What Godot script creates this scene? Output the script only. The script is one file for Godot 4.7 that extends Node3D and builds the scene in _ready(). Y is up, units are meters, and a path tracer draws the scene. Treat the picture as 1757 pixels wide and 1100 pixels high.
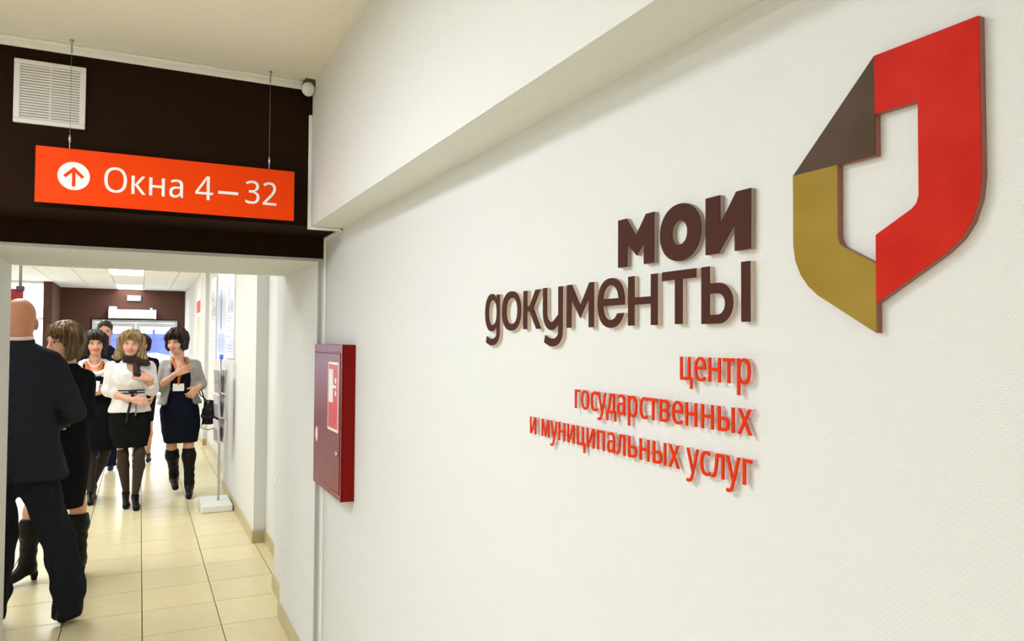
extends Node3D
# An office lobby: a white wall with raised lettering, a dark bulkhead over a doorway, and a bright corridor with a group of people beyond it.
# Metres, y up. The corridor runs along -Z; the lettered wall is the plane x = 0.789; the camera stands at the origin, 1.6 m above the floor.

const XR := 0.789      # lettered wall
const XB := 0.65       # face of the long beam on that wall
const YB := 2.088      # underside of beam and bulkhead
const YC := 2.706      # lobby ceiling
const ZB := -3.26      # face of the dark bulkhead
const ZN := -3.59      # near face of the doorway wall
const ZF := -4.52      # far face of the doorway wall
const XL := -0.587     # left jamb
const XJ := 0.75       # right jamb
const YO := 1.972      # head of the opening
const YH := 2.88       # corridor ceiling
const ZE := -21.7      # end wall of the corridor

var used := {}
var M := {}
var cache := {}

func _ready() -> void:
	# ---- camera
	var cam := Camera3D.new()
	cam.name = "camera"
	cam.fov = 46.255
	cam.near = 0.02
	cam.far = 200.0
	cam.position = Vector3(0, 1.6, 0)
	cam.basis = Basis(Vector3.UP, deg_to_rad(-26.365)) * Basis(Vector3.RIGHT, deg_to_rad(1.586)) * Basis(Vector3.BACK, deg_to_rad(0.345))
	add_child(cam)
	cam.current = true
	# ---- sky and exposure
	var env := Environment.new()
	env.tonemap_mode = Environment.TONE_MAPPER_LINEAR
	env.tonemap_exposure = 1.56
	env.sdfgi_enabled = true
	env.ssao_enabled = true
	env.ssil_enabled = true
	var sky := Sky.new()
	var sm := ProceduralSkyMaterial.new()
	sm.sky_top_color = Color(0.86, 0.9, 0.97)
	sm.sky_horizon_color = Color(0.93, 0.95, 0.98)
	sm.ground_bottom_color = Color(0.85, 0.87, 0.9)
	sm.ground_horizon_color = Color(0.9, 0.92, 0.95)
	sm.sky_energy_multiplier = 2.2
	sm.ground_energy_multiplier = 1.6
	sky.sky_material = sm
	env.background_mode = Environment.BG_SKY
	env.sky = sky
	var we := WorldEnvironment.new()
	we.name = "environment"
	we.environment = env
	add_child(we)
	make_materials()
	# ---- lamps: three in the lobby, out of the picture, and the corridor's ceiling panels
	lamp(Vector3(-0.75, YC, -1.85), 0.6, 0.6, 2.3, "square ceiling lamp nearest the dark bulkhead, out of the picture", "lobby lamps")
	lamp(Vector3(-0.75, YC, 0.95), 0.6, 0.6, 0.25, "square ceiling lamp behind the camera near the lettered wall", "lobby lamps")
	lamp(Vector3(-2.7, YC, -1.85), 0.6, 0.6, 3.6, "square ceiling lamp by the left lobby wall near the bulkhead", "lobby lamps")
	lamp(Vector3(-2.7, YC, 0.95), 0.6, 0.6, 2.8, "square ceiling lamp by the left lobby wall behind the camera", "lobby lamps")
	lamp(Vector3(-0.243, YH + 0.045, ZE + 0.9), 0.6, 1.8, 1.7, "glowing ceiling panel nearest the brown end wall", "corridor lamps", false)
	lamp(Vector3(-0.243, YH + 0.045, ZE + 5.7), 0.6, 1.8, 2.4, "glowing ceiling panel nearer the doorway, second from the end wall", "corridor lamps", false)
	for q in [[-0.849, -12.0], [-0.849, -8.6], [-0.849, -6.2], [-3.243, -16.0], [-3.243, -11.2], [-3.243, -6.4]]:
		lamp(Vector3(q[0], YH, q[1]), 0.6, 1.2, 2.85, "ceiling lamp of the corridor hidden above the door head", "hidden corridor lamps", false)
	build_room()
	build_outdoors()
	build_lettering()
	build_lobby_things()
	build_corridor_things()
	build_people()

# ---------------------------------------------------------------- naming and tagging
func numbered(called: String) -> String:
	if not used.has(called):
		used[called] = 0
		return called
	used[called] += 1
	return "%s_%03d" % [called, used[called]]

func tag(o: Node, label: String, category: String, group := "") -> Node:
	o.set_meta("label", label)
	o.set_meta("category", category)
	if group != "":
		o.set_meta("group", group)
	return o

func thing(called: String, label: String, category: String, at := Vector3.ZERO, group := "") -> Node3D:
	var o := Node3D.new()
	o.name = numbered(called)
	add_child(o)
	o.position = at
	tag(o, label, category, group)
	return o

func obj(called: String, mesh: Mesh, material: Material, parent: Node = null, at := Vector3.ZERO) -> MeshInstance3D:
	var o := MeshInstance3D.new()
	o.mesh = mesh
	o.material_override = material
	o.position = at
	if parent == null:
		o.name = numbered(called)
		add_child(o)
	else:
		o.name = called
		parent.add_child(o, true)
	return o

func struct(called: String, mesh: Mesh, material: Material, at := Vector3.ZERO) -> MeshInstance3D:
	var o := obj(called, mesh, material, null, at)
	o.set_meta("kind", "structure")
	return o

# ---------------------------------------------------------------- materials
func mat(c: Color, rough := 0.6, metal := 0.0) -> StandardMaterial3D:
	var m := StandardMaterial3D.new()
	m.albedo_color = c
	m.roughness = rough
	m.metallic = metal
	m.metallic_specular = 0.4
	return m

func noise_tex(freq: float, lo: Color, hi: Color, sd: int, size := 256, oct := 4) -> NoiseTexture2D:
	var n := FastNoiseLite.new()
	n.seed = sd
	n.frequency = freq
	n.fractal_octaves = oct
	var g := Gradient.new()
	g.set_color(0, lo)
	g.set_color(1, hi)
	var t := NoiseTexture2D.new()
	t.width = size
	t.height = size
	t.seamless = true
	t.noise = n
	t.color_ramp = g
	return t

func normal_tex(freq: float, strength: float, sd: int, size := 256) -> NoiseTexture2D:
	var n := FastNoiseLite.new()
	n.seed = sd
	n.frequency = freq
	n.fractal_octaves = 3
	var t := NoiseTexture2D.new()
	t.width = size
	t.height = size
	t.seamless = true
	t.noise = n
	t.as_normal_map = true
	t.bump_strength = strength
	return t

func tri(m: StandardMaterial3D, scale: float) -> StandardMaterial3D:
	m.uv1_triplanar = true
	m.uv1_world_triplanar = true
	m.uv1_scale = Vector3.ONE * scale
	return m

# woven glass-fibre wallpaper: short staggered threads, a few millimetres across
func weave_normal() -> ImageTexture:
	var s := 256
	var img := Image.create(s, s, false, Image.FORMAT_RGB8)
	var rng := RandomNumberGenerator.new()
	rng.seed = 5
	var cells := {}
	for y in s:
		for x in s:
			var row := y / 8
			var cx := (x + (row % 2) * 8) % s
			var col := cx / 16
			var key := row * 64 + col
			if not cells.has(key):
				cells[key] = rng.randf_range(0.55, 1.0)
			var fx := absf(float(cx % 16) / 16.0 - 0.5) * 2.0
			var fy := absf(float(y % 8) / 8.0 - 0.5) * 2.0
			var h: float = cells[key] * (1.0 - fx * fx) * (1.0 - fy * fy)
			img.set_pixel(x, y, Color(h, h, h))
	img.bump_map_to_normal_map(1.6)
	return ImageTexture.create_from_image(img)

func make_materials() -> void:
	var wv := weave_normal()
	var m := mat(Color(0.872, 0.872, 0.862), 0.62)
	m.normal_enabled = true
	m.normal_texture = wv
	m.normal_scale = 0.55
	M.wall = tri(m, 9.0)
	m = mat(Color(0.885, 0.885, 0.87), 0.75)
	m.normal_enabled = true
	m.normal_texture = normal_tex(0.03, 3.0, 11)
	m.normal_scale = 0.25
	M.plaster = tri(m, 2.0)
	m = mat(Color(0.94, 0.925, 0.88), 0.85)
	m.normal_enabled = true
	m.normal_texture = normal_tex(0.05, 3.0, 12)
	m.normal_scale = 0.3
	M.ceiling = tri(m, 2.5)
	m = mat(Color(1, 1, 1), 0.7)
	m.albedo_texture = noise_tex(0.05, Color(0.14, 0.085, 0.048), Color(0.165, 0.102, 0.06), 3)
	m.metallic_specular = 0.15
	m.normal_enabled = true
	m.normal_texture = wv
	m.normal_scale = 0.5
	M.brown = tri(m, 6.0)
	m = mat(Color(0.335, 0.215, 0.175), 0.8)
	M.brown_far = m
	M.white_trim = mat(Color(0.94, 0.93, 0.9), 0.4)
	M.alu = mat(Color(0.72, 0.71, 0.69), 0.35, 0.6)
	M.grout = mat(Color(0.4, 0.36, 0.25), 0.9)
	M.tiles = []
	for i in 4:
		var t := mat(Color(1, 1, 1), 0.24)
		var k: float = [1.0, 0.985, 1.012, 0.995][i]
		t.albedo_texture = noise_tex(0.02, Color(0.875 * k, 0.82 * k, 0.64 * k), Color(0.9 * k, 0.845 * k, 0.67 * k), 20 + i)
		M.tiles.append(tri(t, 1.7))
	var sk := mat(Color(1, 1, 1), 0.35)
	sk.albedo_texture = noise_tex(0.02, Color(0.74, 0.68, 0.5), Color(0.79, 0.73, 0.55), 31)
	M.skirting = tri(sk, 1.7)
	M.panel = mat(Color(0.93, 0.93, 0.93), 0.9)
	M.tbar = mat(Color(0.55, 0.55, 0.56), 0.5)
	M.white_plastic = mat(Color(0.93, 0.93, 0.92), 0.35)
	M.pvc = mat(Color(0.9, 0.88, 0.86), 0.45)
	M.chrome = mat(Color(0.75, 0.75, 0.76), 0.2, 0.9)
	M.steel = mat(Color(0.6, 0.6, 0.6), 0.3, 0.9)
	M.orange = mat(Color(0.96, 0.27, 0.03), 0.5)
	M.orange.metallic_specular = 0.2
	M.white_print = mat(Color(0.97, 0.97, 0.96), 0.5)
	M.glass = mat(Color(0.9, 0.95, 0.95, 0.1), 0.02)
	M.glass.transparency = BaseMaterial3D.TRANSPARENCY_ALPHA
	var gl := mat(Color(1, 1, 1), 0.4)
	gl.emission_enabled = true
	gl.emission = Color(1, 0.99, 0.96)
	gl.emission_energy_multiplier = 1.6
	M.glow = gl

# ---------------------------------------------------------------- shapes
func box(size: Vector3, bevel := 0.0) -> Mesh:
	var key := "b%v_%f" % [size, bevel]
	if cache.has(key):
		return cache[key]
	var r: Mesh
	if bevel <= 0.0:
		var b := BoxMesh.new()
		b.size = size
		r = b
	else:
		var st := SurfaceTool.new()
		st.begin(Mesh.PRIMITIVE_TRIANGLES)
		st.set_smooth_group(-1)
		var h := size / 2.0
		var e := bevel
		# every corner of the box has three points, one on each face
		var pt := func(sx: int, sy: int, sz: int, ax: int) -> Vector3:
			var p := Vector3(sx * (h.x - e), sy * (h.y - e), sz * (h.z - e))
			p[ax] += [sx, sy, sz][ax] * e
			return p
		for ax in 3:
			var u := (ax + 1) % 3
			var w := (ax + 2) % 3
			for s in [-1, 1]:
				var q := []
				for c in [[-1, -1], [1, -1], [1, 1], [-1, 1]]:
					var v := [0, 0, 0]
					v[ax] = s
					v[u] = c[0]
					v[w] = c[1]
					q.append(pt.call(v[0], v[1], v[2], ax))
				quad(st, q, s > 0)
				# the bevel strips along the edges that run in direction u
			for c in [[-1, -1], [1, -1], [1, 1], [-1, 1]]:
				var q := []
				for k in [[-1, u], [1, u], [1, w], [-1, w]]:
					var v := [0, 0, 0]
					v[ax] = k[0]
					v[u] = c[0]
					v[w] = c[1]
					q.append(pt.call(v[0], v[1], v[2], k[1]))
				quad(st, q, c[0] * c[1] > 0)
		for sx in [-1, 1]:
			for sy in [-1, 1]:
				for sz in [-1, 1]:
					var a: Vector3 = pt.call(sx, sy, sz, 0)
					var b: Vector3 = pt.call(sx, sy, sz, 1)
					var c: Vector3 = pt.call(sx, sy, sz, 2)
					face(st, a, b, c, Vector3(sx, sy, sz))
		st.generate_normals()
		r = st.commit()
	cache[key] = r
	return r

func quad(st: SurfaceTool, q: Array, _flip: bool) -> void:
	var mid: Vector3 = (q[0] + q[1] + q[2] + q[3]) / 4.0
	face(st, q[0], q[1], q[2], mid)
	face(st, q[0], q[2], q[3], mid)

# a triangle whose front looks along n (clockwise from outside)
func face(st: SurfaceTool, a: Vector3, b: Vector3, c: Vector3, n: Vector3) -> void:
	if (b - a).cross(c - a).dot(n) > 0.0:
		var t := b
		b = c
		c = t
	st.add_vertex(a)
	st.add_vertex(b)
	st.add_vertex(c)

func slab(called: String, lo: Vector3, hi: Vector3, m: Material, parent: Node = null, bevel := 0.0) -> MeshInstance3D:
	var o := obj(called, box((hi - lo).abs(), bevel), m, parent, (lo + hi) / 2.0)
	return o

func wall(called: String, lo: Vector3, hi: Vector3, m: Material, bevel := 0.0) -> MeshInstance3D:
	var o := slab(called, lo, hi, m, null, bevel)
	o.set_meta("kind", "structure")
	return o

func tube(pts: Array, r: float, sides := 8) -> ArrayMesh:
	var st := SurfaceTool.new()
	st.begin(Mesh.PRIMITIVE_TRIANGLES)
	st.set_smooth_group(1)
	var rings := []
	for i in pts.size():
		var d: Vector3 = (pts[mini(i + 1, pts.size() - 1)] - pts[maxi(i - 1, 0)]).normalized()
		var u := d.cross(Vector3(0.31, 0.12, 0.94)).normalized()
		var w := d.cross(u)
		var ring := []
		for k in sides:
			var a := TAU * k / sides
			ring.append(pts[i] + (u * cos(a) + w * sin(a)) * r)
		rings.append(ring)
	for i in pts.size() - 1:
		var mid: Vector3 = (pts[i] + pts[i + 1]) / 2.0
		for k in sides:
			var a: Vector3 = rings[i][k]
			var b: Vector3 = rings[i][(k + 1) % sides]
			var c: Vector3 = rings[i + 1][(k + 1) % sides]
			var e: Vector3 = rings[i + 1][k]
			var n: Vector3 = (a + b + c + e) / 4.0 - mid
			face(st, a, b, c, n)
			face(st, a, c, e, n)
	for q in [[0, 1], [pts.size() - 1, pts.size() - 2]]:
		var n2: Vector3 = pts[q[0]] - pts[q[1]]
		for k in sides:
			face(st, pts[q[0]], rings[q[0]][k], rings[q[0]][(k + 1) % sides], n2)
	st.generate_normals()
	return st.commit()

# a profile [[radius, height], ...] turned about the y axis
func lathe(prof: Array, sides := 20) -> ArrayMesh:
	var st := SurfaceTool.new()
	st.begin(Mesh.PRIMITIVE_TRIANGLES)
	st.set_smooth_group(1)
	for i in prof.size() - 1:
		for k in sides:
			var q := []
			for e in [[i, k], [i, k + 1], [i + 1, k + 1], [i + 1, k]]:
				var a: float = TAU * e[1] / sides
				q.append(Vector3(prof[e[0]][0] * cos(a), prof[e[0]][1], prof[e[0]][0] * sin(a)))
			var am := TAU * (k + 0.5) / sides
			var dr: float = prof[i + 1][0] - prof[i][0]
			var dy: float = prof[i + 1][1] - prof[i][1]
			var n := Vector3(cos(am) * dy, -dr, sin(am) * dy)
			if prof[i][0] > 0.00001:
				face(st, q[0], q[1], q[2], n)
			if prof[i + 1][0] > 0.00001:
				face(st, q[0], q[2], q[3], n)
	st.generate_normals()
	return st.commit()

func ellipsoid(r: Vector3, seg := 14) -> ArrayMesh:
	var key := "e%v" % r
	if cache.has(key):
		return cache[key]
	var s := SphereMesh.new()
	s.radius = 1.0
	s.height = 2.0
	s.radial_segments = seg
	s.rings = seg / 2
	var a := s.get_mesh_arrays()
	var v: PackedVector3Array = a[Mesh.ARRAY_VERTEX]
	var n: PackedVector3Array = a[Mesh.ARRAY_NORMAL]
	for i in v.size():
		v[i] = v[i] * r
		n[i] = (n[i] / r).normalized()
	a[Mesh.ARRAY_VERTEX] = v
	a[Mesh.ARRAY_NORMAL] = n
	a[Mesh.ARRAY_TANGENT] = null
	var am := ArrayMesh.new()
	am.add_surface_from_arrays(Mesh.PRIMITIVE_TRIANGLES, a)
	cache[key] = am
	return am

# an outline in the lettered wall's plane: a point is (z, y) in metres; holes are outlines too. Extruded from x0 (front) to x1.
func plate(polys: Array, x0: float, x1: float) -> ArrayMesh:
	var st := SurfaceTool.new()
	st.begin(Mesh.PRIMITIVE_TRIANGLES)
	st.set_smooth_group(-1)
	var outers := []
	var holes := []
	for p in polys:
		if Geometry2D.is_polygon_clockwise(p):
			holes.append(p)
		else:
			outers.append(p)
	for o in outers:
		# cut the outline at each hole so that every piece is a plain polygon
		var pieces := [o]
		for h in holes:
			var c := Vector2.ZERO
			for q in h:
				c += q
			c /= h.size()
			var next := []
			for p in pieces:
				for half in [[-9.0, c.x], [c.x, 9.0]]:
					var hp := PackedVector2Array([Vector2(half[0], -9), Vector2(half[1], -9), Vector2(half[1], 9), Vector2(half[0], 9)])
					next.append_array(Geometry2D.intersect_polygons(p, hp))
			pieces = next
		for h in holes:
			var next2 := []
			for p in pieces:
				for r in Geometry2D.clip_polygons(p, h):
					if not Geometry2D.is_polygon_clockwise(r):
						next2.append(r)
			pieces = next2
		for p in pieces:
			var t := Geometry2D.triangulate_polygon(p)
			for i in range(0, t.size(), 3):
				for e in [[x0, -1.0], [x1, 1.0]]:
					face(st, Vector3(e[0], p[t[i]].y, p[t[i]].x), Vector3(e[0], p[t[i + 1]].y, p[t[i + 1]].x), Vector3(e[0], p[t[i + 2]].y, p[t[i + 2]].x), Vector3(e[1], 0, 0))
	for p in polys:
		for i in p.size():
			var a: Vector2 = p[i]
			var b: Vector2 = p[(i + 1) % p.size()]
			var n := Vector3(0, -(b - a).x, (b - a).y)   # outward for an anticlockwise outline, into the hole for a clockwise one
			face(st, Vector3(x0, a.y, a.x), Vector3(x0, b.y, b.x), Vector3(x1, b.y, b.x), n)
			face(st, Vector3(x0, a.y, a.x), Vector3(x1, b.y, b.x), Vector3(x1, a.y, a.x), n)
	st.generate_normals()
	return st.commit()

func poly(mm: Array) -> PackedVector2Array:
	var r := PackedVector2Array()
	for p in mm:
		r.append(Vector2(p[0] * 0.001, p[1] * 0.001))
	if Geometry2D.is_polygon_clockwise(r):
		r.reverse()
	return r

func oval(l: float, r: float, b: float, t: float, power := 2.3, n := 40) -> PackedVector2Array:
	var out := PackedVector2Array()
	for i in n:
		var a := TAU * i / n
		var c := cos(a)
		var s := sin(a)
		out.append(Vector2((l + r) / 2.0 + (r - l) / 2.0 * signf(c) * pow(absf(c), 2.0 / power), (b + t) / 2.0 + (t - b) / 2.0 * signf(s) * pow(absf(s), 2.0 / power)) * 0.001)
	return out

func rect(l: float, r: float, b: float, t: float) -> PackedVector2Array:
	return poly([[l, b], [r, b], [r, t], [l, t]])

func merge(list: Array) -> Array:
	var acc := [list[0]]
	for i in range(1, list.size()):
		var cur: PackedVector2Array = list[i]
		var keep := []
		for p in acc:
			if Geometry2D.is_polygon_clockwise(p):
				keep.append(p)
				continue
			var m := Geometry2D.merge_polygons(p, cur)
			var outs := []
			for q in m:
				if Geometry2D.is_polygon_clockwise(q):
					keep.append(q)
				else:
					outs.append(q)
			if outs.size() == 1:
				cur = outs[0]
			else:
				keep.append(p)
		keep.append(cur)
		acc = keep
	return acc

func ring(l: float, r: float, b: float, t: float, l2: float, r2: float, b2: float, t2: float, power := 2.3) -> Array:
	var h := oval(l2, r2, b2, t2, power)
	h.reverse()
	return [oval(l, r, b, t, power), h]

func stroke(pts: Array, w: float) -> PackedVector2Array:
	var l := PackedVector2Array()
	for p in pts:
		l.append(Vector2(p[0], p[1]) * 0.001)
	return Geometry2D.offset_polyline(l, w * 0.0005, Geometry2D.JOIN_ROUND, Geometry2D.END_BUTT)[0]

func arc(cx: float, cy: float, rx: float, ry: float, a0: float, a1: float, n := 14) -> Array:
	var r := []
	for i in n + 1:
		var a := deg_to_rad(lerpf(a0, a1, float(i) / n))
		r.append([cx + rx * cos(a), cy + ry * sin(a)])
	return r

# lettering of one line: every letter a mesh of its own
func font() -> Font:
	var f := SystemFont.new()
	f.font_names = PackedStringArray(["Droid Sans"])
	return f

# ---------------------------------------------------------------- the room
func lamp(at: Vector3, sx: float, sz: float, energy: float, label: String, group: String, hot := true) -> void:
	var t := thing("ceiling_lamp", label, "lamp", at, group)
	slab("lamp_housing", Vector3(-sx / 2, -0.045, -sz / 2), Vector3(sx / 2, 0, sz / 2), M.white_plastic, t)
	slab("diffuser", Vector3(-sx / 2 + 0.02, -0.052, -sz / 2 + 0.02), Vector3(sx / 2 - 0.02, -0.044, sz / 2 - 0.02), M.glow, t)
	var l := AreaLight3D.new()
	l.name = "light"
	l.area_size = Vector2(sx - 0.05, sz - 0.05)
	l.light_energy = energy
	l.light_color = Color(0.92, 0.947, 1.0) if hot else Color(0.95, 0.97, 1.0)
	l.shadow_enabled = true
	l.area_range = 30.0
	l.rotation_degrees.x = -90
	l.position.y = -0.058
	t.add_child(l)

func skirting(side: String, x: float, z0: float, z1: float, face_from := 0.0) -> void:
	var root := Node3D.new()
	root.name = numbered("baseboard_" + side)
	add_child(root)
	root.set_meta("kind", "structure")
	var z := z0
	while z > z1 + 0.01:
		var e := maxf(z - 0.4, z1)
		slab("skirting_tile", Vector3(x - 0.012, 0.001, e + 0.0015), Vector3(x - 0.0005, 0.092, z - 0.0015), M.skirting, root)
		z = e
	if face_from > 0.0:
		slab("skirting_tile", Vector3(x - 0.012, 0.001, z0 + 0.0005), Vector3(face_from, 0.092, z0 + 0.012), M.skirting, root)

func build_room() -> void:
	# floor: a slab of bedding and the tiles on it
	var fl := wall("floor", Vector3(-6.1, -0.12, -21.8), Vector3(1.3, -0.012, 3.1), M.grout)
	var tw := 0.4
	var td := 0.42
	var tile := box(Vector3(tw - 0.005, 0.012, td - 0.006), 0.0012)
	var rest := SurfaceTool.new()
	rest.begin(Mesh.PRIMITIVE_TRIANGLES)
	var rng := RandomNumberGenerator.new()
	rng.seed = 4
	var flat := box(Vector3(tw - 0.005, 0.012, td - 0.006))
	for i in range(-15, 3):
		for j in range(-18, 41):
			var p := Vector3(0.04 + (i + 0.5) * tw, -0.006, -4.533 - (j + 0.5) * td)
			if i >= -3 and j >= -1 and j <= 22:
				obj("tile", tile, M.tiles[rng.randi() % 4], fl, p - fl.position)
			else:
				rest.append_from(flat, 0, Transform3D(Basis(), p - fl.position))
	var ro := obj("tile_field", rest.commit(), M.tiles[0], fl)
	ro.set_meta("kind", "stuff")

	# lobby shell
	wall("wall_right", Vector3(XR, 0, ZN), Vector3(XR + 0.25, YC, 3.0), M.wall)
	wall("wall_back", Vector3(-6.0, 0, 3.0), Vector3(1.2, YC, 3.15), M.plaster)
	wall("wall_left", Vector3(-3.95, 0, ZN), Vector3(-3.8, YC, 3.0), M.plaster)
	wall("ceiling", Vector3(-6.1, YC, -3.6), Vector3(1.2, YC + 0.15, 3.1), M.ceiling)
	wall("beam_right", Vector3(XB, YB, ZB), Vector3(XR, YC, 3.0), M.plaster)
	wall("bulkhead", Vector3(-6.0, YB, ZN), Vector3(XR, YC, ZB), M.brown)
	# doorway wall: left of the opening, right of it, the dark band and the head
	wall("wall_front_left", Vector3(-6.1, 0, ZF), Vector3(XL, YO, ZN), M.plaster)
	wall("wall_front_right", Vector3(XJ, 0, ZF), Vector3(1.3, YO, ZN), M.plaster)
	wall("wall_front_head", Vector3(-6.1, YO, ZF), Vector3(1.3, YH + 0.1, ZN - 0.004), M.plaster)
	wall("wall_front_band", Vector3(-6.0, YO + 0.014, ZN - 0.004), Vector3(XR, YB, ZN), M.brown)
	# aluminium angle around the opening
	var tn := wall("trim_1", Vector3(XL - 0.012, YO, ZN), Vector3(XJ + 0.016, YO + 0.014, ZN + 0.004), M.alu)
	slab("jamb_strip", Vector3(XJ, 0.0, ZN) - tn.position, Vector3(XJ + 0.016, YO, ZN + 0.004) - tn.position, M.alu, tn)
	slab("jamb_strip", Vector3(XL - 0.012, 0.0, ZN) - tn.position, Vector3(XL, YO, ZN + 0.004) - tn.position, M.alu, tn)
	# white corner mouldings: wall corner, under the bulkhead, and round the end of the beam
	wall("trim_2", Vector3(XR - 0.014, 0.0, ZN + 0.0005), Vector3(XR, YB, ZN + 0.022), M.white_trim, 0.003)
	wall("trim_3", Vector3(XR - 0.014, YB - 0.016, ZN + 0.022), Vector3(XR, YB, ZB), M.white_trim, 0.003)
	wall("trim_4", Vector3(XB - 0.016, YB - 0.002, ZB), Vector3(XB, YC - 0.14, ZB + 0.012), M.white_trim, 0.003)
	wall("trim_5", Vector3(XB - 0.016, YB - 0.014, ZB - 0.004), Vector3(XR - 0.014, YB, ZB + 0.012), M.white_trim, 0.003)
	# cornice between bulkhead and ceiling
	var cn := wall("trim_6", Vector3(-6.0, YC - 0.034, ZB), Vector3(XB - 0.045, YC, ZB + 0.012), M.white_trim, 0.003)
	slab("lip", Vector3(-6.0, YC - 0.012, ZB + 0.012) - cn.position, Vector3(XB - 0.045, YC, ZB + 0.026) - cn.position, M.white_trim, cn, 0.003)

	# corridor: right-hand wall with its pilasters
	var seg := [[0.80, ZF, -5.05], [0.923, -5.05, -6.25], [0.83, -6.25, -8.72], [0.94, -8.72, -12.3], [0.885, -12.3, -13.35], [1.06, -13.35, ZE]]
	for i in seg.size():
		wall("wall_corridor", Vector3(seg[i][0], 0, seg[i][2]), Vector3(1.3, YH, seg[i][1]), M.plaster)
		var step := 0.0
		if i > 0 and seg[i - 1][0] > seg[i][0]:
			step = seg[i - 1][0]
		skirting("right", seg[i][0], seg[i][1] + (0.012 if step > 0.0 else -0.0), seg[i][2], step)
	skirting("right", XJ, ZN, ZF + 0.012)
	wall("wall_hall_left", Vector3(-6.15, 0, -19.7), Vector3(-6.0, YH, ZF), M.plaster)
	wall("ceiling_corridor", Vector3(-6.1, YH + 0.012, -21.8), Vector3(1.3, YH + 0.15, ZF), M.tbar)
	var cc := get_node("ceiling_corridor")
	var lamps := {}
	for r in [0, 1, 2, 8, 9, 10]:
		lamps["-1_%d" % r] = true
	var pm := box(Vector3(0.588, 0.012, 0.588), 0.002)
	var rp := SurfaceTool.new()
	rp.begin(Mesh.PRIMITIVE_TRIANGLES)
	for i in range(-11, 2):
		for j in range(0, 29):
			if lamps.has("%d_%d" % [i, j]):
				continue
			var w := 0.588
			var x0 := 0.063 + i * 0.6
			if x0 > 0.6:
				w = 0.39
			var p := Vector3(x0 + 0.006 + w / 2, YH + 0.006, ZE + (j + 0.5) * 0.6)
			if i >= -4 and j <= 10 and w > 0.5:
				obj("ceiling_panel", pm, M.panel, cc, p - cc.position)
			else:
				rp.append_from(box(Vector3(w, 0.012, 0.588)), 0, Transform3D(Basis(), p - cc.position))
	obj("panel_field", rp.commit(), M.panel, cc).set_meta("kind", "stuff")

	# end of the corridor: brown wall with a glazed double door, brown return and the window wall beside it
	wall("wall_end_left", Vector3(-1.78, 0, ZE - 0.2), Vector3(-1.09, YH, ZE), M.brown_far)
	wall("wall_end_right", Vector3(0.89, 0, ZE - 0.2), Vector3(1.3, YH, ZE), M.brown_far)
	wall("wall_end_head", Vector3(-1.09, 2.09, ZE - 0.2), Vector3(0.89, YH, ZE), M.brown_far)
	wall("wall_end_return", Vector3(-1.95, 0, ZE - 0.2), Vector3(-1.78, YH, -19.7), M.brown_far)
	door_end()
	window_wall()

func door_end() -> void:
	var d := Node3D.new()
	d.name = "door_1"
	add_child(d)
	d.set_meta("kind", "structure")
	var z0 := ZE - 0.12
	var z1 := ZE - 0.02
	var fm := mat(Color(0.83, 0.84, 0.85), 0.35)
	var dk := mat(Color(0.13, 0.1, 0.09), 0.6)
	slab("shadow_gap_strip", Vector3(-1.12, 2.085, ZE - 0.01), Vector3(0.92, 2.12, ZE + 0.015), dk, d)
	slab("shadow_gap_strip", Vector3(-1.12, 0.0, ZE - 0.01), Vector3(-1.085, 2.085, ZE + 0.015), dk, d)
	slab("shadow_gap_strip", Vector3(0.885, 0.0, ZE - 0.01), Vector3(0.92, 2.085, ZE + 0.015), dk, d)
	slab("door_frame", Vector3(-1.085, 0.0, z0), Vector3(-1.02, 2.085, z1), fm, d)
	slab("door_frame", Vector3(0.82, 0.0, z0), Vector3(0.885, 2.085, z1), fm, d)
	slab("door_frame", Vector3(-1.02, 2.02, z0), Vector3(0.82, 2.085, z1), fm, d)
	for s in [[-1.02, -0.105], [-0.095, 0.82]]:
		var leaf := Node3D.new()
		leaf.name = "door_leaf"
		d.add_child(leaf, true)
		var a: float = s[0]
		var b: float = s[1]
		slab("stile", Vector3(a, 0.01, z0 + 0.02), Vector3(a + 0.1, 2.015, z1 - 0.01), fm, leaf)
		slab("stile", Vector3(b - 0.1, 0.01, z0 + 0.02), Vector3(b, 2.015, z1 - 0.01), fm, leaf)
		slab("rail", Vector3(a + 0.1, 0.01, z0 + 0.02), Vector3(b - 0.1, 0.16, z1 - 0.01), fm, leaf)
		slab("rail", Vector3(a + 0.1, 1.915, z0 + 0.02), Vector3(b - 0.1, 2.015, z1 - 0.01), fm, leaf)
		slab("pane", Vector3(a + 0.1, 0.16, z0 + 0.045), Vector3(b - 0.1, 1.915, z0 + 0.051), M.glass, leaf)
		var hx := b - 0.05 if a < -0.5 else a + 0.05
		var hd := obj("door_handle", tube([Vector3(hx, 0.85, z1), Vector3(hx, 0.86, z1 + 0.05), Vector3(hx, 1.24, z1 + 0.05), Vector3(hx, 1.25, z1)], 0.012), M.steel, leaf)
		hd.set_meta("label", "vertical pull handle")

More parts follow.
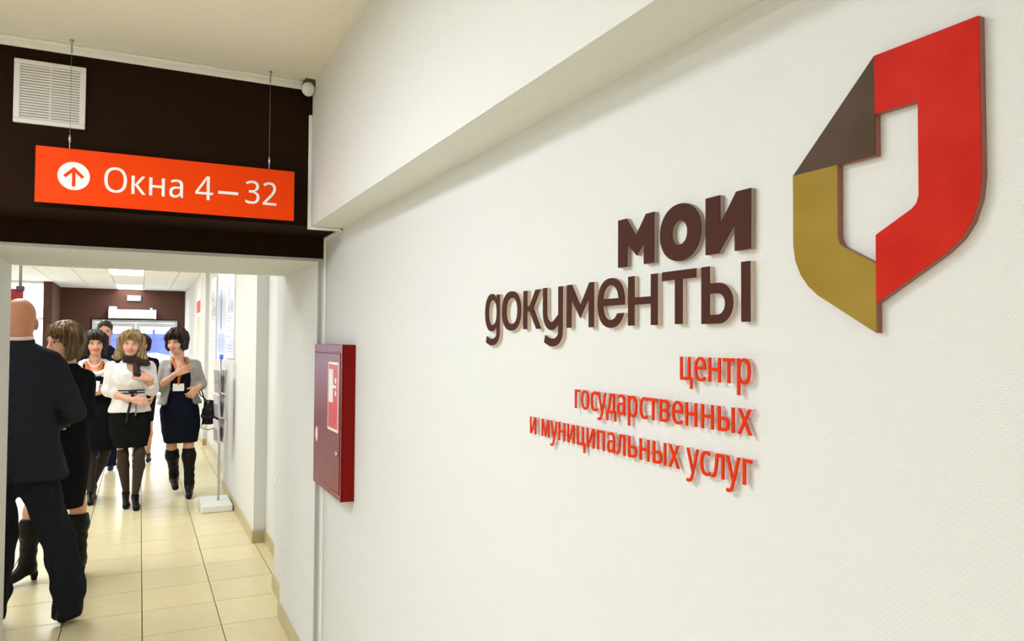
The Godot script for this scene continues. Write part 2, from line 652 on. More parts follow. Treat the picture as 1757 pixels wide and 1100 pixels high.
func window_wall() -> void:
	var w := Node3D.new()
	w.name = "window_1"
	add_child(w)
	w.set_meta("kind", "structure")
	var fm: Material = M.white_trim
	var z0 := -19.82
	var z1 := -19.74
	var xs := [-6.0, -5.0, -4.0, -3.0, -1.8]
	slab("window_head", Vector3(-6.0, 2.83, z0), Vector3(-1.8, YH, z1), fm, w)
	slab("window_sill", Vector3(-6.0, 0.0, z0), Vector3(-1.8, 0.1, z1), fm, w)
	slab("transom", Vector3(-6.0, 2.02, z0 + 0.02), Vector3(-1.8, 2.06, z1 - 0.02), fm, w)
	for i in xs.size():
		var x: float = xs[i]
		var wd := 0.15 if i == xs.size() - 1 else 0.07
		var x0 := x if i == 0 else x - wd
		slab("mullion", Vector3(x0, 0.1, z0), Vector3(x0 + wd, 2.83, z1), fm, w)
		if i > 0:
			var a: float = xs[i - 1] + (0.07 if i == 1 else 0.0)
			slab("pane", Vector3(a, 0.1, z0 + 0.035), Vector3(x0, 2.02, z0 + 0.041), M.glass, w)
			slab("pane", Vector3(a, 2.06, z0 + 0.035), Vector3(x0, 2.83, z0 + 0.041), M.glass, w)

func build_outdoors() -> void:
	# snow with soft banks
	var st := SurfaceTool.new()
	st.begin(Mesh.PRIMITIVE_TRIANGLES)
	st.set_smooth_group(1)
	var n := FastNoiseLite.new()
	n.seed = 8
	n.frequency = 0.25
	var hgt := func(x: float, z: float) -> float:
		var bank := exp(-pow((z + 28.2) / 1.6, 2.0)) * (1.0 + 0.25 * n.get_noise_2d(x * 2.0, 3.0))
		return -0.16 + bank * 1.25 + maxf(0.0, n.get_noise_2d(x, z)) * 0.06
	var s := 0.5
	for i in range(-44, 44):
		for j in range(0, 34):
			var x0 := i * s
			var q0 := -21.95 - j * s
			var a := Vector3(x0, hgt.call(x0, q0), q0)
			var b := Vector3(x0 + s, hgt.call(x0 + s, q0), q0)
			var c := Vector3(x0 + s, hgt.call(x0 + s, q0 - s), q0 - s)
			var d := Vector3(x0, hgt.call(x0, q0 - s), q0 - s)
			face(st, a, b, c, Vector3.UP)
			face(st, a, c, d, Vector3.UP)
	st.generate_normals()
	var snow := struct("ground_snow", st.commit(), mat(Color(0.95, 0.96, 0.98), 0.8))
	snow.set_meta("kind", "structure")
	# blue sheet-metal fence
	var fence := thing("metal_fence", "blue corrugated metal fence outside, seen through the glass double door", "fence", Vector3(0, 0, -30))
	var blue := mat(Color(0.09, 0.2, 0.7), 0.5)
	var deep := mat(Color(0.05, 0.1, 0.4), 0.5)
	var ps := SurfaceTool.new()
	ps.begin(Mesh.PRIMITIVE_TRIANGLES)
	var rib := box(Vector3(0.12, 1.95, 0.03))
	var back := box(Vector3(0.1, 1.95, 0.012))
	for k in range(-26, 32):
		ps.append_from(rib if k % 2 == 0 else back, 0, Transform3D(Basis(), Vector3(k * 0.1, 0.82, 0)))
	obj("sheet_panel", ps.commit(), blue, fence)
	for x in [-2.6, 0.45, 3.1]:
		slab("fence_post", Vector3(x - 0.045, -0.2, 0.02), Vector3(x + 0.045, 1.95, 0.1), deep, fence, 0.004)
	slab("fence_rail", Vector3(-2.6, 1.55, 0.016), Vector3(3.1, 1.6, 0.05), deep, fence)
	# pale apartment block across the yard
	var bl := thing("apartment_block", "pale snowy apartment block far outside the corridor windows", "building", Vector3(-9.0, 0, -44))
	var conc := mat(Color(0.93, 0.94, 0.96), 0.9)
	slab("block_wall", Vector3(-6, -0.2, -6), Vector3(6.5, 8.5, 0), conc, bl)
	var wm := mat(Color(0.62, 0.65, 0.7), 0.4)
	for r in 3:
		for c in 7:
			slab("window", Vector3(-5.2 + c * 1.7, 0.9 + r * 2.6, 0.0), Vector3(-4.1 + c * 1.7, 2.2 + r * 2.6, 0.03), wm, bl)

# ---------------------------------------------------------------- lettering and emblem on the right wall
func letter(polys: Array, parent: Node3D, front: Material, core: Material) -> void:
	var sh := []
	for p in polys:
		var q := PackedVector2Array()
		for v in p:
			q.append(v)
		sh.append(q)
	var l := obj("letter", plate(sh, -0.010, -0.0085), front, parent)
	obj("letter_edge", plate(sh, -0.0085, -0.0002), core, l)

func build_lettering() -> void:
	var brown := mat(Color(0.3, 0.185, 0.16), 0.6)
	brown.metallic_specular = 0.15
	var core_a := mat(Color(0.66, 0.6, 0.55), 0.5)
	var core_b := mat(Color(0.86, 0.79, 0.72), 0.5)
	var at := Vector3(XR, 1.6, 0)
	# heavy upper word of three letters
	var w1 := thing("raised_lettering", "three heavy dark brown raised letters, the bold upper word on the white wall", "lettering", at)
	letter([poly([[-1138, 221.5], [-1112, 221.5], [-1083, 188], [-1054, 221.5], [-1031, 221.5], [-1031.5, 135], [-1060, 135], [-1060, 172], [-1081, 152], [-1109, 175], [-1110, 135], [-1138, 135]])], w1, brown, core_a)
	letter(ring(-1015, -912, 131.5, 224.5, -983, -945, 158, 197, 2.1), w1, brown, core_a)
	letter([poly([[-901.5, 222], [-869.5, 222], [-869, 178.5], [-835, 221.5], [-805.5, 221.5], [-806.5, 134.5], [-838.5, 134.5], [-838.5, 174], [-873, 134.5], [-901.5, 134.5]])], w1, brown, core_a)
	# lighter second word
	var w2 := thing("raised_lettering", "long word of nine slimmer dark brown raised letters below the bold word", "lettering", at)
	var g := ring(-1725, -1648, 24, 117, -1703, -1657, 40, 101.5, 2.2)
	g = merge([g[0], rect(-1658, -1640.5, 20, 113.5)])
	g = g + [ring(-1725, -1648, 24, 117, -1703, -1657, 40, 101.5, 2.2)[1]]
	var tail := stroke([[-1649.2, 30]] + arc(-1681, 20, 32, 22, 0, -90) + [[-1692, -2.5], [-1704, 0.5], [-1717, 5]], 16.5)
	var gm := merge([g[0], tail])
	letter([gm[0], g[g.size() - 1]], w2, brown, core_b)
	letter(ring(-1626.5, -1527, 25, 117.3, -1602, -1545, 40.5, 101.7, 2.3), w2, brown, core_b)
	letter(merge([rect(-1515, -1496.5, 27.5, 114), poly([[-1457.5, 114], [-1433.5, 114], [-1466, 74.5], [-1430.5, 27.5], [-1453, 27.5], [-1484, 67], [-1498, 67], [-1498, 79], [-1484, 79]])]), w2, brown, core_b)
	var u := stroke([[-1413.7, 115], [-1413.7, 66]] + arc(-1385, 62, 28.7, 29.5, 180, 300, 14) + [[-1350, 50]], 17.5)
	var y := merge([u, rect(-1356, -1338.5, 18, 114.5)])
	y = merge([y[0], stroke([[-1347.2, 24]] + arc(-1378, 20, 31, 22, 0, -90) + [[-1389, -2], [-1401, 1.5], [-1414, 6]], 16.5)])
	letter([y[0]], w2, brown, core_b)
	letter([poly([[-1321, 115], [-1302, 115], [-1268.7, 72], [-1236, 115], [-1219.5, 115], [-1220, 28], [-1238, 28], [-1238.3, 84], [-1269, 47], [-1303, 85.5], [-1303.5, 28], [-1321.5, 28]])], w2, brown, core_b)
	# e: an open ring with a bar
	var e_out := oval(-1206, -1117, 26, 118, 2.25, 48)
	var upper := oval(-1188, -1136, 40.5, 104.7, 2.25, 48)
	var e_shape := [e_out]
	var eye := Geometry2D.intersect_polygons(upper, rect(-1300, -1000, 80, 140))[0]
	var low := Geometry2D.intersect_polygons(upper, rect(-1300, -1000, 10, 67))[0]
	var mouth := merge([low, poly([[-1150, 52], [-1118, 52.5], [-1090, 58], [-1090, 67], [-1150, 67]])])
	e_shape = Geometry2D.clip_polygons(e_out, mouth[0])
	if Geometry2D.is_polygon_clockwise(eye) == false:
		eye.reverse()
	letter([e_shape[0], eye], w2, brown, core_b)
	letter(merge([rect(-1106.5, -1088, 29, 116.3), rect(-1090, -1038, 65.5, 78.3), rect(-1040, -1021.8, 29, 116)]), w2, brown, core_b)
	letter(merge([rect(-1009, -923.7, 101.7, 116.4), rect(-975.8, -957, 29.5, 104)]), w2, brown, core_b)
	var bowl_o := poly([[-895, 90]] + arc(-873, 59.2, 30.8, 30.8, 90, -90, 20) + [[-895, 28.4]])
	var bowl_i := poly([[-893, 74.6]] + arc(-875, 58.3, 16.2, 16.3, 90, -90, 16) + [[-893, 42]])
	bowl_i.reverse()
	var bm := merge([rect(-911.5, -893, 28.4, 116.5), bowl_o])
	letter([bm[0], bowl_i], w2, brown, core_b)
	letter([rect(-825.3, -807.7, 30, 117)], w2, brown, core_b)

	# three lines of thin orange lettering on clear acrylic
	var red := mat(Color(0.87, 0.21, 0.05), 0.5)
	red.metallic_specular = 0.2
	var acr := mat(Color(1.0, 0.8, 0.74, 0.2), 0.12)
	acr.transparency = BaseMaterial3D.TRANSPARENCY_ALPHA
	var f := font()
	var lines := [
		["центр", -967.5, -804.0, -60.0, "short word of five thin orange acrylic letters, top of the orange lines"],
		["государственных", -1293.0, -804.5, -132.0, "long orange acrylic word, middle one of the three thin orange lines"],
		["и муниципальных услуг", -1484.0, -804.5, -203.5, "three thin orange acrylic words, lowest line of lettering on the wall"]]
	for ln in lines:
		var t := thing("acrylic_lettering", ln[4], "lettering", at)
		var px := 64
		var full: float = f.get_string_size(ln[0], HORIZONTAL_ALIGNMENT_LEFT, -1, px).x
		var ps := 0.0373 / (0.535 * px)          # x-height of 37 mm
		var sx: float = (ln[2] - ln[1]) * 0.001 / (full * ps)
		for i in ln[0].length():
			var ch: String = ln[0][i]
			if ch == " ":
				continue
			var before: float = f.get_string_size(ln[0].substr(0, i), HORIZONTAL_ALIGNMENT_LEFT, -1, px).x if i > 0 else 0.0
			var lm := glyph(f, ch, px, ps, sx, 0.002)
			var bm2 := glyph(f, ch, px, ps, sx, 0.0078)
			var o := obj("letter", lm, red, t, Vector3(-0.009, ln[3] * 0.001, ln[1] * 0.001 + before * ps * sx))
			var b2 := obj("acrylic_backing", bm2, acr, o, Vector3(0.0049, 0, 0))
			b2.set_meta("label", "clear acrylic backing")

	# emblem: three folded flat pieces
	var em := thing("emblem", "large raised emblem of red, gold and dark brown folded bands", "emblem", at)
	var ec := mat(Color(0.62, 0.4, 0.36), 0.5)
	var pieces := [
		["red_band", Color(0.79, 0.15, 0.1), [[-603, 343], [-478.5, 343], [-477.3, 176], [-480, 152], [-488, 129], [-500, 112], [-517, 98], [-602.5, 47.7], [-602.5, 128.5], [-556, 152.5], [-550, 158], [-547.5, 167], [-547.5, 273], [-603, 273]]],
		["gold_band", Color(0.62, 0.51, 0.21), [[-727.7, 223.2], [-656.5, 223.2], [-656.5, 132], [-653, 123], [-647.5, 119], [-602.5, 94.5], [-602.5, 12.3], [-688, 61.5], [-703, 74], [-715, 89], [-724, 108], [-727.7, 130]]],
		["brown_fold", Color(0.34, 0.27, 0.22), [[-603, 343], [-602.5, 223.2], [-727.7, 223.2]]]]
	for p in pieces:
		var o := obj(p[0], plate([poly(p[2])], -0.0105, -0.009), mat_grain(p[1], 77), em)
		obj("band_edge", plate([poly(p[2])], -0.009, -0.0002), ec, o)

func mat_grain(c: Color, sd: int) -> StandardMaterial3D:
	var m := mat(Color(1, 1, 1), 0.5)
	m.metallic_specular = 0.15
	m.albedo_texture = noise_tex(0.012, c.darkened(0.06), c.lightened(0.04), sd)
	return tri(m, 3.0)

# one glyph, condensed by sx, turned to face -X with its reading direction along +Z
func glyph(f: Font, ch: String, px: int, ps: float, sx: float, depth: float) -> ArrayMesh:
	var tm := TextMesh.new()
	tm.font = f
	tm.text = ch
	tm.font_size = px
	tm.pixel_size = ps
	tm.depth = depth
	tm.curve_step = 1.0
	tm.horizontal_alignment = HORIZONTAL_ALIGNMENT_LEFT
	tm.vertical_alignment = VERTICAL_ALIGNMENT_BOTTOM
	var desc: float = f.get_descent(px) * ps
	var out := ArrayMesh.new()
	for s in tm.get_surface_count():
		var a := tm.surface_get_arrays(s)
		var v: PackedVector3Array = a[Mesh.ARRAY_VERTEX]
		var nn: PackedVector3Array = a[Mesh.ARRAY_NORMAL]
		for i in v.size():
			v[i] = Vector3(-v[i].z, v[i].y - desc, v[i].x * sx)
			nn[i] = Vector3(-nn[i].z, nn[i].y, nn[i].x)
		var b := []
		b.resize(Mesh.ARRAY_MAX)
		b[Mesh.ARRAY_VERTEX] = v
		b[Mesh.ARRAY_NORMAL] = nn
		b[Mesh.ARRAY_INDEX] = a[Mesh.ARRAY_INDEX]
		out.add_surface_from_arrays(Mesh.PRIMITIVE_TRIANGLES, b)
	return out

# ---------------------------------------------------------------- lobby objects
# a word facing +Z, fitted between x0 and x1
func flat_text(f: Font, s: String, height: float, x0: float, x1: float, depth: float) -> ArrayMesh:
	var px := 64
	var ps := height / (0.714 * px)
	var g := glyph(f, s, px, ps, 1.0, depth)
	var bb := g.get_aabb()
	var sx := (x1 - x0) / bb.size.z
	var out := ArrayMesh.new()
	for k in g.get_surface_count():
		var a := g.surface_get_arrays(k)
		var v: PackedVector3Array = a[Mesh.ARRAY_VERTEX]
		var nn: PackedVector3Array = a[Mesh.ARRAY_NORMAL]
		for i in v.size():
			v[i] = Vector3(x0 + (v[i].z - bb.position.z) * sx, v[i].y, -v[i].x)
			nn[i] = Vector3(nn[i].z, nn[i].y, -nn[i].x)
		a[Mesh.ARRAY_VERTEX] = v
		a[Mesh.ARRAY_NORMAL] = nn
		out.add_surface_from_arrays(Mesh.PRIMITIVE_TRIANGLES, a)
	return out

func build_lobby_things() -> void:
	# hanging sign
	var zs := -3.19
	var sg := thing("hanging_sign", "orange hanging sign with white arrow and lettering above the doorway", "sign", Vector3(0.1075, 2.1975, zs))
	slab("sign_board", Vector3(-0.4575, -0.1025, -0.004), Vector3(0.4575, 0.1025, 0.004), M.orange, sg, 0.001)
	var f := font()
	for w in [["Окна", -0.2372, 0.0339], ["4", 0.0778, 0.143], ["32", 0.2648, 0.3861]]:
		var m := flat_text(f, w[0], 0.0935, w[1], w[2], 0.0012)
		obj("sign_lettering", m, M.white_print, sg, Vector3(0, -0.046, 0.0045))
	slab("sign_dash", Vector3(0.1619, -0.0165, 0.004), Vector3(0.2376, -0.005, 0.0052), M.white_print, sg)
	var disc := CylinderMesh.new()
	disc.top_radius = 0.052
	disc.bottom_radius = 0.052
	disc.height = 0.0012
	disc.radial_segments = 40
	var dm := obj("arrow_disc", disc, M.white_print, sg, Vector3(-0.336, 0.002, 0.0045))
	dm.rotation_degrees.x = 90
	var ar := Node3D.new()
	ar.name = "arrow"
	sg.add_child(ar)
	ar.position = Vector3(-0.336, 0.002, 0.0056)
	for part in [[Vector3(0, -0.006, 0), Vector3(0.011, 0.066, 0.001), 0.0], [Vector3(-0.0135, 0.0125, 0.0003), Vector3(0.011, 0.046, 0.001), -45.0], [Vector3(0.0135, 0.0125, 0.0006), Vector3(0.011, 0.046, 0.001), 45.0]]:
		var o := obj("arrow_bar", box(part[1]), M.orange, ar, part[0])
		o.rotation_degrees.z = part[2]
	for x in [-0.352, 0.356]:
		obj("wire", tube([Vector3(x, 0.1, 0), Vector3(x, YC - 2.1975, 0)], 0.0008, 6), M.steel, sg)
		obj("wire_clamp", lathe([[0, -0.014], [0.004, -0.012], [0.005, 0.0], [0.004, 0.012], [0, 0.016]], 10), M.chrome, sg, Vector3(x, 0.139, 0))
		obj("wire_clamp", lathe([[0, -0.03], [0.002, -0.028], [0.002, -0.002], [0.0025, 0.0]], 8), M.chrome, sg, Vector3(x, 0.13, 0))
		obj("ceiling_anchor", lathe([[0, -0.05], [0.003, -0.048], [0.003, -0.01], [0.008, -0.002], [0.008, 0.0], [0, 0.0]], 12), M.steel, sg, Vector3(x, YC - 2.1975, 0))

	# ventilation grille
	var vg := thing("vent_grille", "square white slatted ventilation grille on the dark bulkhead", "grille", Vector3(-0.315, 2.51, ZB))
	var h := 0.118
	var w := 0.115
	slab("grille_back", Vector3(-w + 0.01, -h + 0.01, 0.0005), Vector3(w - 0.01, h - 0.01, 0.003), mat(Color(0.5, 0.48, 0.45), 0.8), vg)
	slab("grille_frame", Vector3(-w, h - 0.017, 0.0005), Vector3(w, h, 0.012), M.pvc, vg, 0.002)
	slab("grille_frame", Vector3(-w, -h, 0.0005), Vector3(w, -h + 0.017, 0.012), M.pvc, vg, 0.002)
	slab("grille_frame", Vector3(-w, -h + 0.017, 0.0005), Vector3(-w + 0.02, h - 0.017, 0.012), M.pvc, vg, 0.002)
	slab("grille_frame", Vector3(w - 0.02, -h + 0.017, 0.0005), Vector3(w, h - 0.017, 0.012), M.pvc, vg, 0.002)
	slab("grille_bar", Vector3(-0.003, -h + 0.017, 0.003), Vector3(0.003, h - 0.017, 0.0085), M.pvc, vg)
	var n := 20
	for i in n:
		var sl := obj("slat", box(Vector3(2 * w - 0.04, 0.0075, 0.002)), M.pvc, vg, Vector3(0, -h + 0.017 + (i + 0.5) * (2 * h - 0.034) / n, 0.0075))
		sl.rotation_degrees.x = 35

	# round motion detector
	var md := thing("motion_detector", "small round white detector in the corner of bulkhead and beam", "detector", Vector3(0.622, 2.664, -3.215))
	obj("detector_ball", ellipsoid(Vector3(0.028, 0.03, 0.028), 24), M.white_plastic, md)
	slab("mount", Vector3(-0.014, 0.02, -0.045), Vector3(0.0275, YC - 2.664, 0.012), mat(Color(0.3, 0.28, 0.25), 0.6), md, 0.002)

	# fire cabinet
	var fc := thing("fire_cabinet", "glossy dark red metal fire hose cabinet on the white wall", "cabinet", Vector3(XR, 0.948, -3.285))
	var red := mat(Color(0.48, 0.055, 0.04), 0.26)
	red.metallic_specular = 0.22
	var hh := 0.634
	var hw := 0.265
	slab("cabinet_body", Vector3(-0.05, 0, -hw), Vector3(0, hh, hw), red, fc, 0.002)
	slab("cabinet_lip", Vector3(-0.056, hh - 0.034, -hw), Vector3(-0.05, hh, hw), red, fc, 0.001)
	slab("cabinet_lip", Vector3(-0.056, 0, -hw), Vector3(-0.05, 0.02, hw), red, fc, 0.001)
	slab("cabinet_lip", Vector3(-0.056, 0.02, hw - 0.02), Vector3(-0.05, hh - 0.034, hw), red, fc, 0.001)
	slab("cabinet_lip", Vector3(-0.056, 0.02, -hw), Vector3(-0.05, hh - 0.034, -hw + 0.012), red, fc, 0.001)
	var dr := slab("cabinet_door", Vector3(-0.058, 0.024, -hw + 0.015), Vector3(-0.05, hh - 0.038, hw - 0.024), red, fc, 0.0015)
	var dp: Vector3 = dr.position
	# the printed plate: white rim, orange-red field, hose-reel signs
	var pl := Node3D.new()
	pl.name = "warning_plate"
	pl.set_meta("label", "red warning plate with white pictograms")
	fc.add_child(pl)
	var px := -0.0588
	var wp: Material = M.white_print
	var rd := mat(Color(0.85, 0.16, 0.06), 0.35)
	slab("plate_rim", Vector3(px, 0.272, 0.03), Vector3(-0.0578, 0.56, 0.218), wp, pl)
	slab("plate_field", Vector3(px - 0.0005, 0.283, 0.04), Vector3(px, 0.55, 0.208), rd, pl)
	slab("plate_mark", Vector3(px - 0.001, 0.39, 0.052), Vector3(px - 0.0005, 0.53, 0.125), wp, pl)
	slab("plate_mark", Vector3(px - 0.001, 0.452, 0.125), Vector3(px - 0.0005, 0.464, 0.185), wp, pl)
	for yy in [0.484, 0.432]:
		var el := obj("plate_mark", ellipsoid(Vector3(0.0008, 0.012, 0.014)), wp, pl, Vector3(px - 0.0005, yy, 0.17))
		el.position.y = yy
	obj("finger_hole", ellipsoid(Vector3(0.003, 0.035, 0.022)), M.pvc, fc, Vector3(-0.0582, 0.225, -0.19)).set_meta("label", "pale oval inset grip")
	obj("lock", lathe([[0.011, 0], [0.011, 0.004], [0.007, 0.007], [0, 0.0075]], 14), M.chrome, fc, Vector3(-0.058, 0.187, 0.2)).rotation_degrees.z = 90

# ---------------------------------------------------------------- corridor objects
func poster_print(kind: int) -> ImageTexture:
	var w := 128
	var h := 256
	var im := Image.create(w, h, false, Image.FORMAT_RGB8)
	im.fill(Color(0.9, 0.9, 0.94) if kind != 1 else Color(0.84, 0.86, 0.95))
	var rng := RandomNumberGenerator.new()
	rng.seed = 40 + kind
	if kind == 1:
		im.fill_rect(Rect2i(40, 50, 26, 120), Color(0.58, 0.6, 0.72))
		im.fill_rect(Rect2i(46, 80, 12, 80), Color(0.4, 0.42, 0.56))
		im.fill_rect(Rect2i(10, 176, 100, 60), Color(0.72, 0.77, 0.95))
	for k in 26:
		var y := 12 + k * 9
		var ln := rng.randi_range(40, 100)
		if (kind == 1 and y < 172) or rng.randf() < 0.35:
			continue
		im.fill_rect(Rect2i(14, y, ln, 3), Color(0.7, 0.7, 0.76))
	if kind != 1:
		for q in [[20, 40, 40, 34], [70, 92, 44, 30], [18, 100, 30, 22]]:
			im.fill_rect(Rect2i(q[0], q[1], q[2], q[3]), Color(0.68, 0.69, 0.74))
	return ImageTexture.create_from_image(im)

func wall_poster(x: float, z: float, y: float, wd: float, ht: float, kind: int, label: String) -> void:
	var t := thing("wall_poster", label, "poster", Vector3(x, y, z))
	slab("backing_board", Vector3(-0.012, -ht / 2, -wd / 2), Vector3(-0.0005, ht / 2, wd / 2), M.white_plastic, t)
	var pm := PlaneMesh.new()
	pm.size = Vector2(wd - 0.02, ht - 0.02)
	pm.orientation = PlaneMesh.FACE_Z
	var m := mat(Color(1, 1, 1), 0.3)
	m.albedo_texture = poster_print(kind)
	var o := obj("print", pm, m, t, Vector3(-0.0128, 0, 0))
	o.rotation_degrees.y = -90

func build_corridor_things() -> void:
	wall_poster(0.83, -8.08, 1.86, 0.7, 0.9, 0, "pale information poster with grey pictures nearest the doorway on corridor wall")
	wall_poster(0.94, -10.15, 1.9, 1.1, 1.13, 1, "pale blue information poster with a dark figure on the corridor wall")
	wall_poster(0.94, -11.35, 1.9, 0.75, 1.13, 2, "farthest pale information poster on the corridor wall")
	# switch
	var sw := thing("wall_socket", "small white socket low on the corridor wall past the doorway", "socket", Vector3(0.923, 0.53, -5.78))
	slab("socket_plate", Vector3(-0.01, -0.04, -0.04), Vector3(-0.0004, 0.04, 0.04), M.white_plastic, sw, 0.003)
	obj("socket_insert", lathe([[0.0, 0.004], [0.018, 0.004], [0.02, 0.0]], 16), M.pvc, sw, Vector3(-0.01, 0, 0)).rotation_degrees.z = 90
	# red door sign and the door under it
	var rs := thing("door_sign", "small red sign on the corridor wall above the side door", "sign", Vector3(1.06, 2.26, -16.1))
	slab("sign_board", Vector3(-0.012, -0.115, -0.75), Vector3(-0.0005, 0.115, 0.75), mat(Color(0.85, 0.25, 0.17), 0.5), rs)
	var dr := Node3D.new()
	dr.name = "door_2"
	dr.set_meta("kind", "structure")
	add_child(dr)
	var dm := mat(Color(0.8, 0.76, 0.62), 0.5)
	slab("door_leaf", Vector3(1.045, 0.01, -16.55), Vector3(1.0595, 2.04, -15.65), dm, dr)
	for q in [[-16.62, -16.55], [-15.65, -15.58]]:
		slab("door_frame", Vector3(1.035, 0.0, q[0]), Vector3(1.0595, 2.11, q[1]), M.white_trim, dr)
	slab("door_frame", Vector3(1.035, 2.04, -16.55), Vector3(1.0595, 2.11, -15.65), M.white_trim, dr)
	# air curtain and exit sign over the end door
	var ac := thing("air_curtain", "white horizontal air curtain unit above the glass double door", "heater", Vector3(-0.176, 2.125, ZE))
	slab("casing", Vector3(-0.48, 0.0, 0.0005), Vector3(0.48, 0.225, 0.19), M.white_plastic, ac, 0.012)
	slab("grille", Vector3(-0.4, 0.05, 0.19), Vector3(0.4, 0.16, 0.2), mat(Color(0.86, 0.87, 0.88), 0.4), ac, 0.003)
	for s in [-1, 1]:
		slab("end_cap", Vector3(s * 0.515 - 0.035, -0.005, 0.0005), Vector3(s * 0.515 + 0.035, 0.235, 0.2), M.white_plastic, ac, 0.008)
	slab("bracket", Vector3(-0.54, 0.235, 0.0005), Vector3(-0.36, 0.3, 0.12), M.white_plastic, ac, 0.006)
	slab("bracket", Vector3(0.4, 0.235, 0.0005), Vector3(0.46, 0.28, 0.1), M.white_plastic, ac, 0.006)
	var ex := thing("exit_sign", "pale green glowing sign high on the brown end wall", "sign", Vector3(-0.15, 2.65, ZE))
	slab("sign_case", Vector3(-0.165, -0.075, 0.0005), Vector3(0.165, 0.075, 0.05), mat(Color(0.5, 0.54, 0.52), 0.5), ex, 0.006)
	var em := mat(Color(0.58, 0.68, 0.64), 0.5)
	em.emission_enabled = true
	em.emission = Color(0.6, 0.75, 0.7)
	em.emission_energy_multiplier = 0.12
	slab("sign_face", Vector3(-0.15, -0.06, 0.05), Vector3(0.15, 0.06, 0.053), em, ex)
	# hanging red sign deep in the hall, behind the bald man's head
	var hs := thing("hanging_sign", "dark red hanging sign on rods behind the bald head", "sign", Vector3(-1.5, 2.02, -9.2))
	slab("sign_board", Vector3(-0.42, -0.09, -0.02), Vector3(0.41, 0.09, 0.02), mat(Color(0.42, 0.03, 0.06), 0.6), hs, 0.004)
	for x in [-0.36, 0.385]:
		obj("rod", tube([Vector3(x, 0.09, 0), Vector3(x, YH - 2.02, 0)], 0.014, 8), M.steel, hs)
		slab("rod_clamp", Vector3(x - 0.035, 0.07, -0.03), Vector3(x + 0.035, 0.12, 0.03), mat(Color(0.2, 0.13, 0.14), 0.5), hs, 0.004)
	# brochure stand
	var bs := thing("brochure_stand", "brochure stand with a flat white base by the corridor wall", "stand", Vector3(0.69, 0, -7.72))
	slab("stand_base", Vector3(-0.153, 0.001, -0.24), Vector3(0.115, 0.062, 0.25), M.white_plastic, bs, 0.004)
	obj("pole", tube([Vector3(0.01, 0.062, 0), Vector3(0.01, 1.43, 0)], 0.011, 10), M.chrome, bs)
	slab("stand_header", Vector3(0.0, 1.41, -0.05), Vector3(0.03, 1.455, 0.06), mat(Color(0.35, 0.5, 0.9), 0.4), bs, 0.003)
	var leaf := [Color(0.66, 0.64, 0.64), Color(0.8, 0.76, 0.78), Color(0.86, 0.8, 0.84)]
	for i in 3:
		for s in [-1, 1]:
			var y := 1.19 - i * 0.235
			var pk := Node3D.new()
			pk.name = "pocket"
			bs.add_child(pk, true)
			pk.position = Vector3(0.01 + s * 0.028, y, 0)
			pk.rotation_degrees = Vector3(0, 5.0, -4.0 * s)
			slab("acrylic_pocket", Vector3(-0.01, -0.1, -0.11), Vector3(-0.007, 0.03, 0.11), M.glass, pk)
			slab("leaflet", Vector3(-0.006, -0.098, -0.105), Vector3(0.008, 0.115, 0.105), mat(leaf[i], 0.6), pk, 0.001)
			slab("pocket_back", Vector3(0.009, -0.1, -0.11), Vector3(0.012, 0.1, 0.11), M.pvc, pk)

# ---------------------------------------------------------------- figures: distance fields meshed as surface nets
var gN := Vector3i.ZERO
var gO := Vector3.ZERO
var gC := 0.01
var gF := PackedFloat32Array()

func g_begin(lo: Vector3, hi: Vector3, cell: float) -> void:
	gC = cell
	gO = lo
	var s := (hi - lo) / cell
	gN = Vector3i(int(ceil(s.x)) + 1, int(ceil(s.y)) + 1, int(ceil(s.z)) + 1)
	gF = PackedFloat32Array()
	gF.resize(gN.x * gN.y * gN.z)
	gF.fill(0.2)

func g_range(lo: Vector3, hi: Vector3) -> Array:
	var a := Vector3i(((lo - gO) / gC).floor())
	var b := Vector3i(((hi - gO) / gC).ceil())
	return [a.clamp(Vector3i.ZERO, gN - Vector3i.ONE), b.clamp(Vector3i.ZERO, gN - Vector3i.ONE)]

# tapered capsule
func g_cone(a: Vector3, b: Vector3, ra: float, rb: float, k := 0.02, sub := false, squash := Vector3.ONE) -> void:
	var m := maxf(ra, rb) + k + 2.0 * gC
	var mv := Vector3.ONE * m / squash
	var rg := g_range(a.min(b) - mv, a.max(b) + mv)
	var lo: Vector3i = rg[0]
	var hi: Vector3i = rg[1]
	var ab := (b - a) * squash
	var il := 1.0 / maxf(ab.dot(ab), 0.0000001)
	for z in range(lo.z, hi.z + 1):
		for y in range(lo.y, hi.y + 1):
			var i := (z * gN.y + y) * gN.x + lo.x
			for x in range(lo.x, hi.x + 1):
				var p := (gO + Vector3(x, y, z) * gC - a) * squash
				var t := clampf(p.dot(ab) * il, 0.0, 1.0)
				var d := (p - ab * t).length() - (ra + (rb - ra) * t)
				var f := gF[i]
				if sub:
					d = -d
					var h := maxf(k - absf(f - d), 0.0) / k
					gF[i] = maxf(f, d) + h * h * k * 0.25
				else:
					var h := maxf(k - absf(f - d), 0.0) / k
					gF[i] = minf(f, d) - h * h * k * 0.25
				i += 1

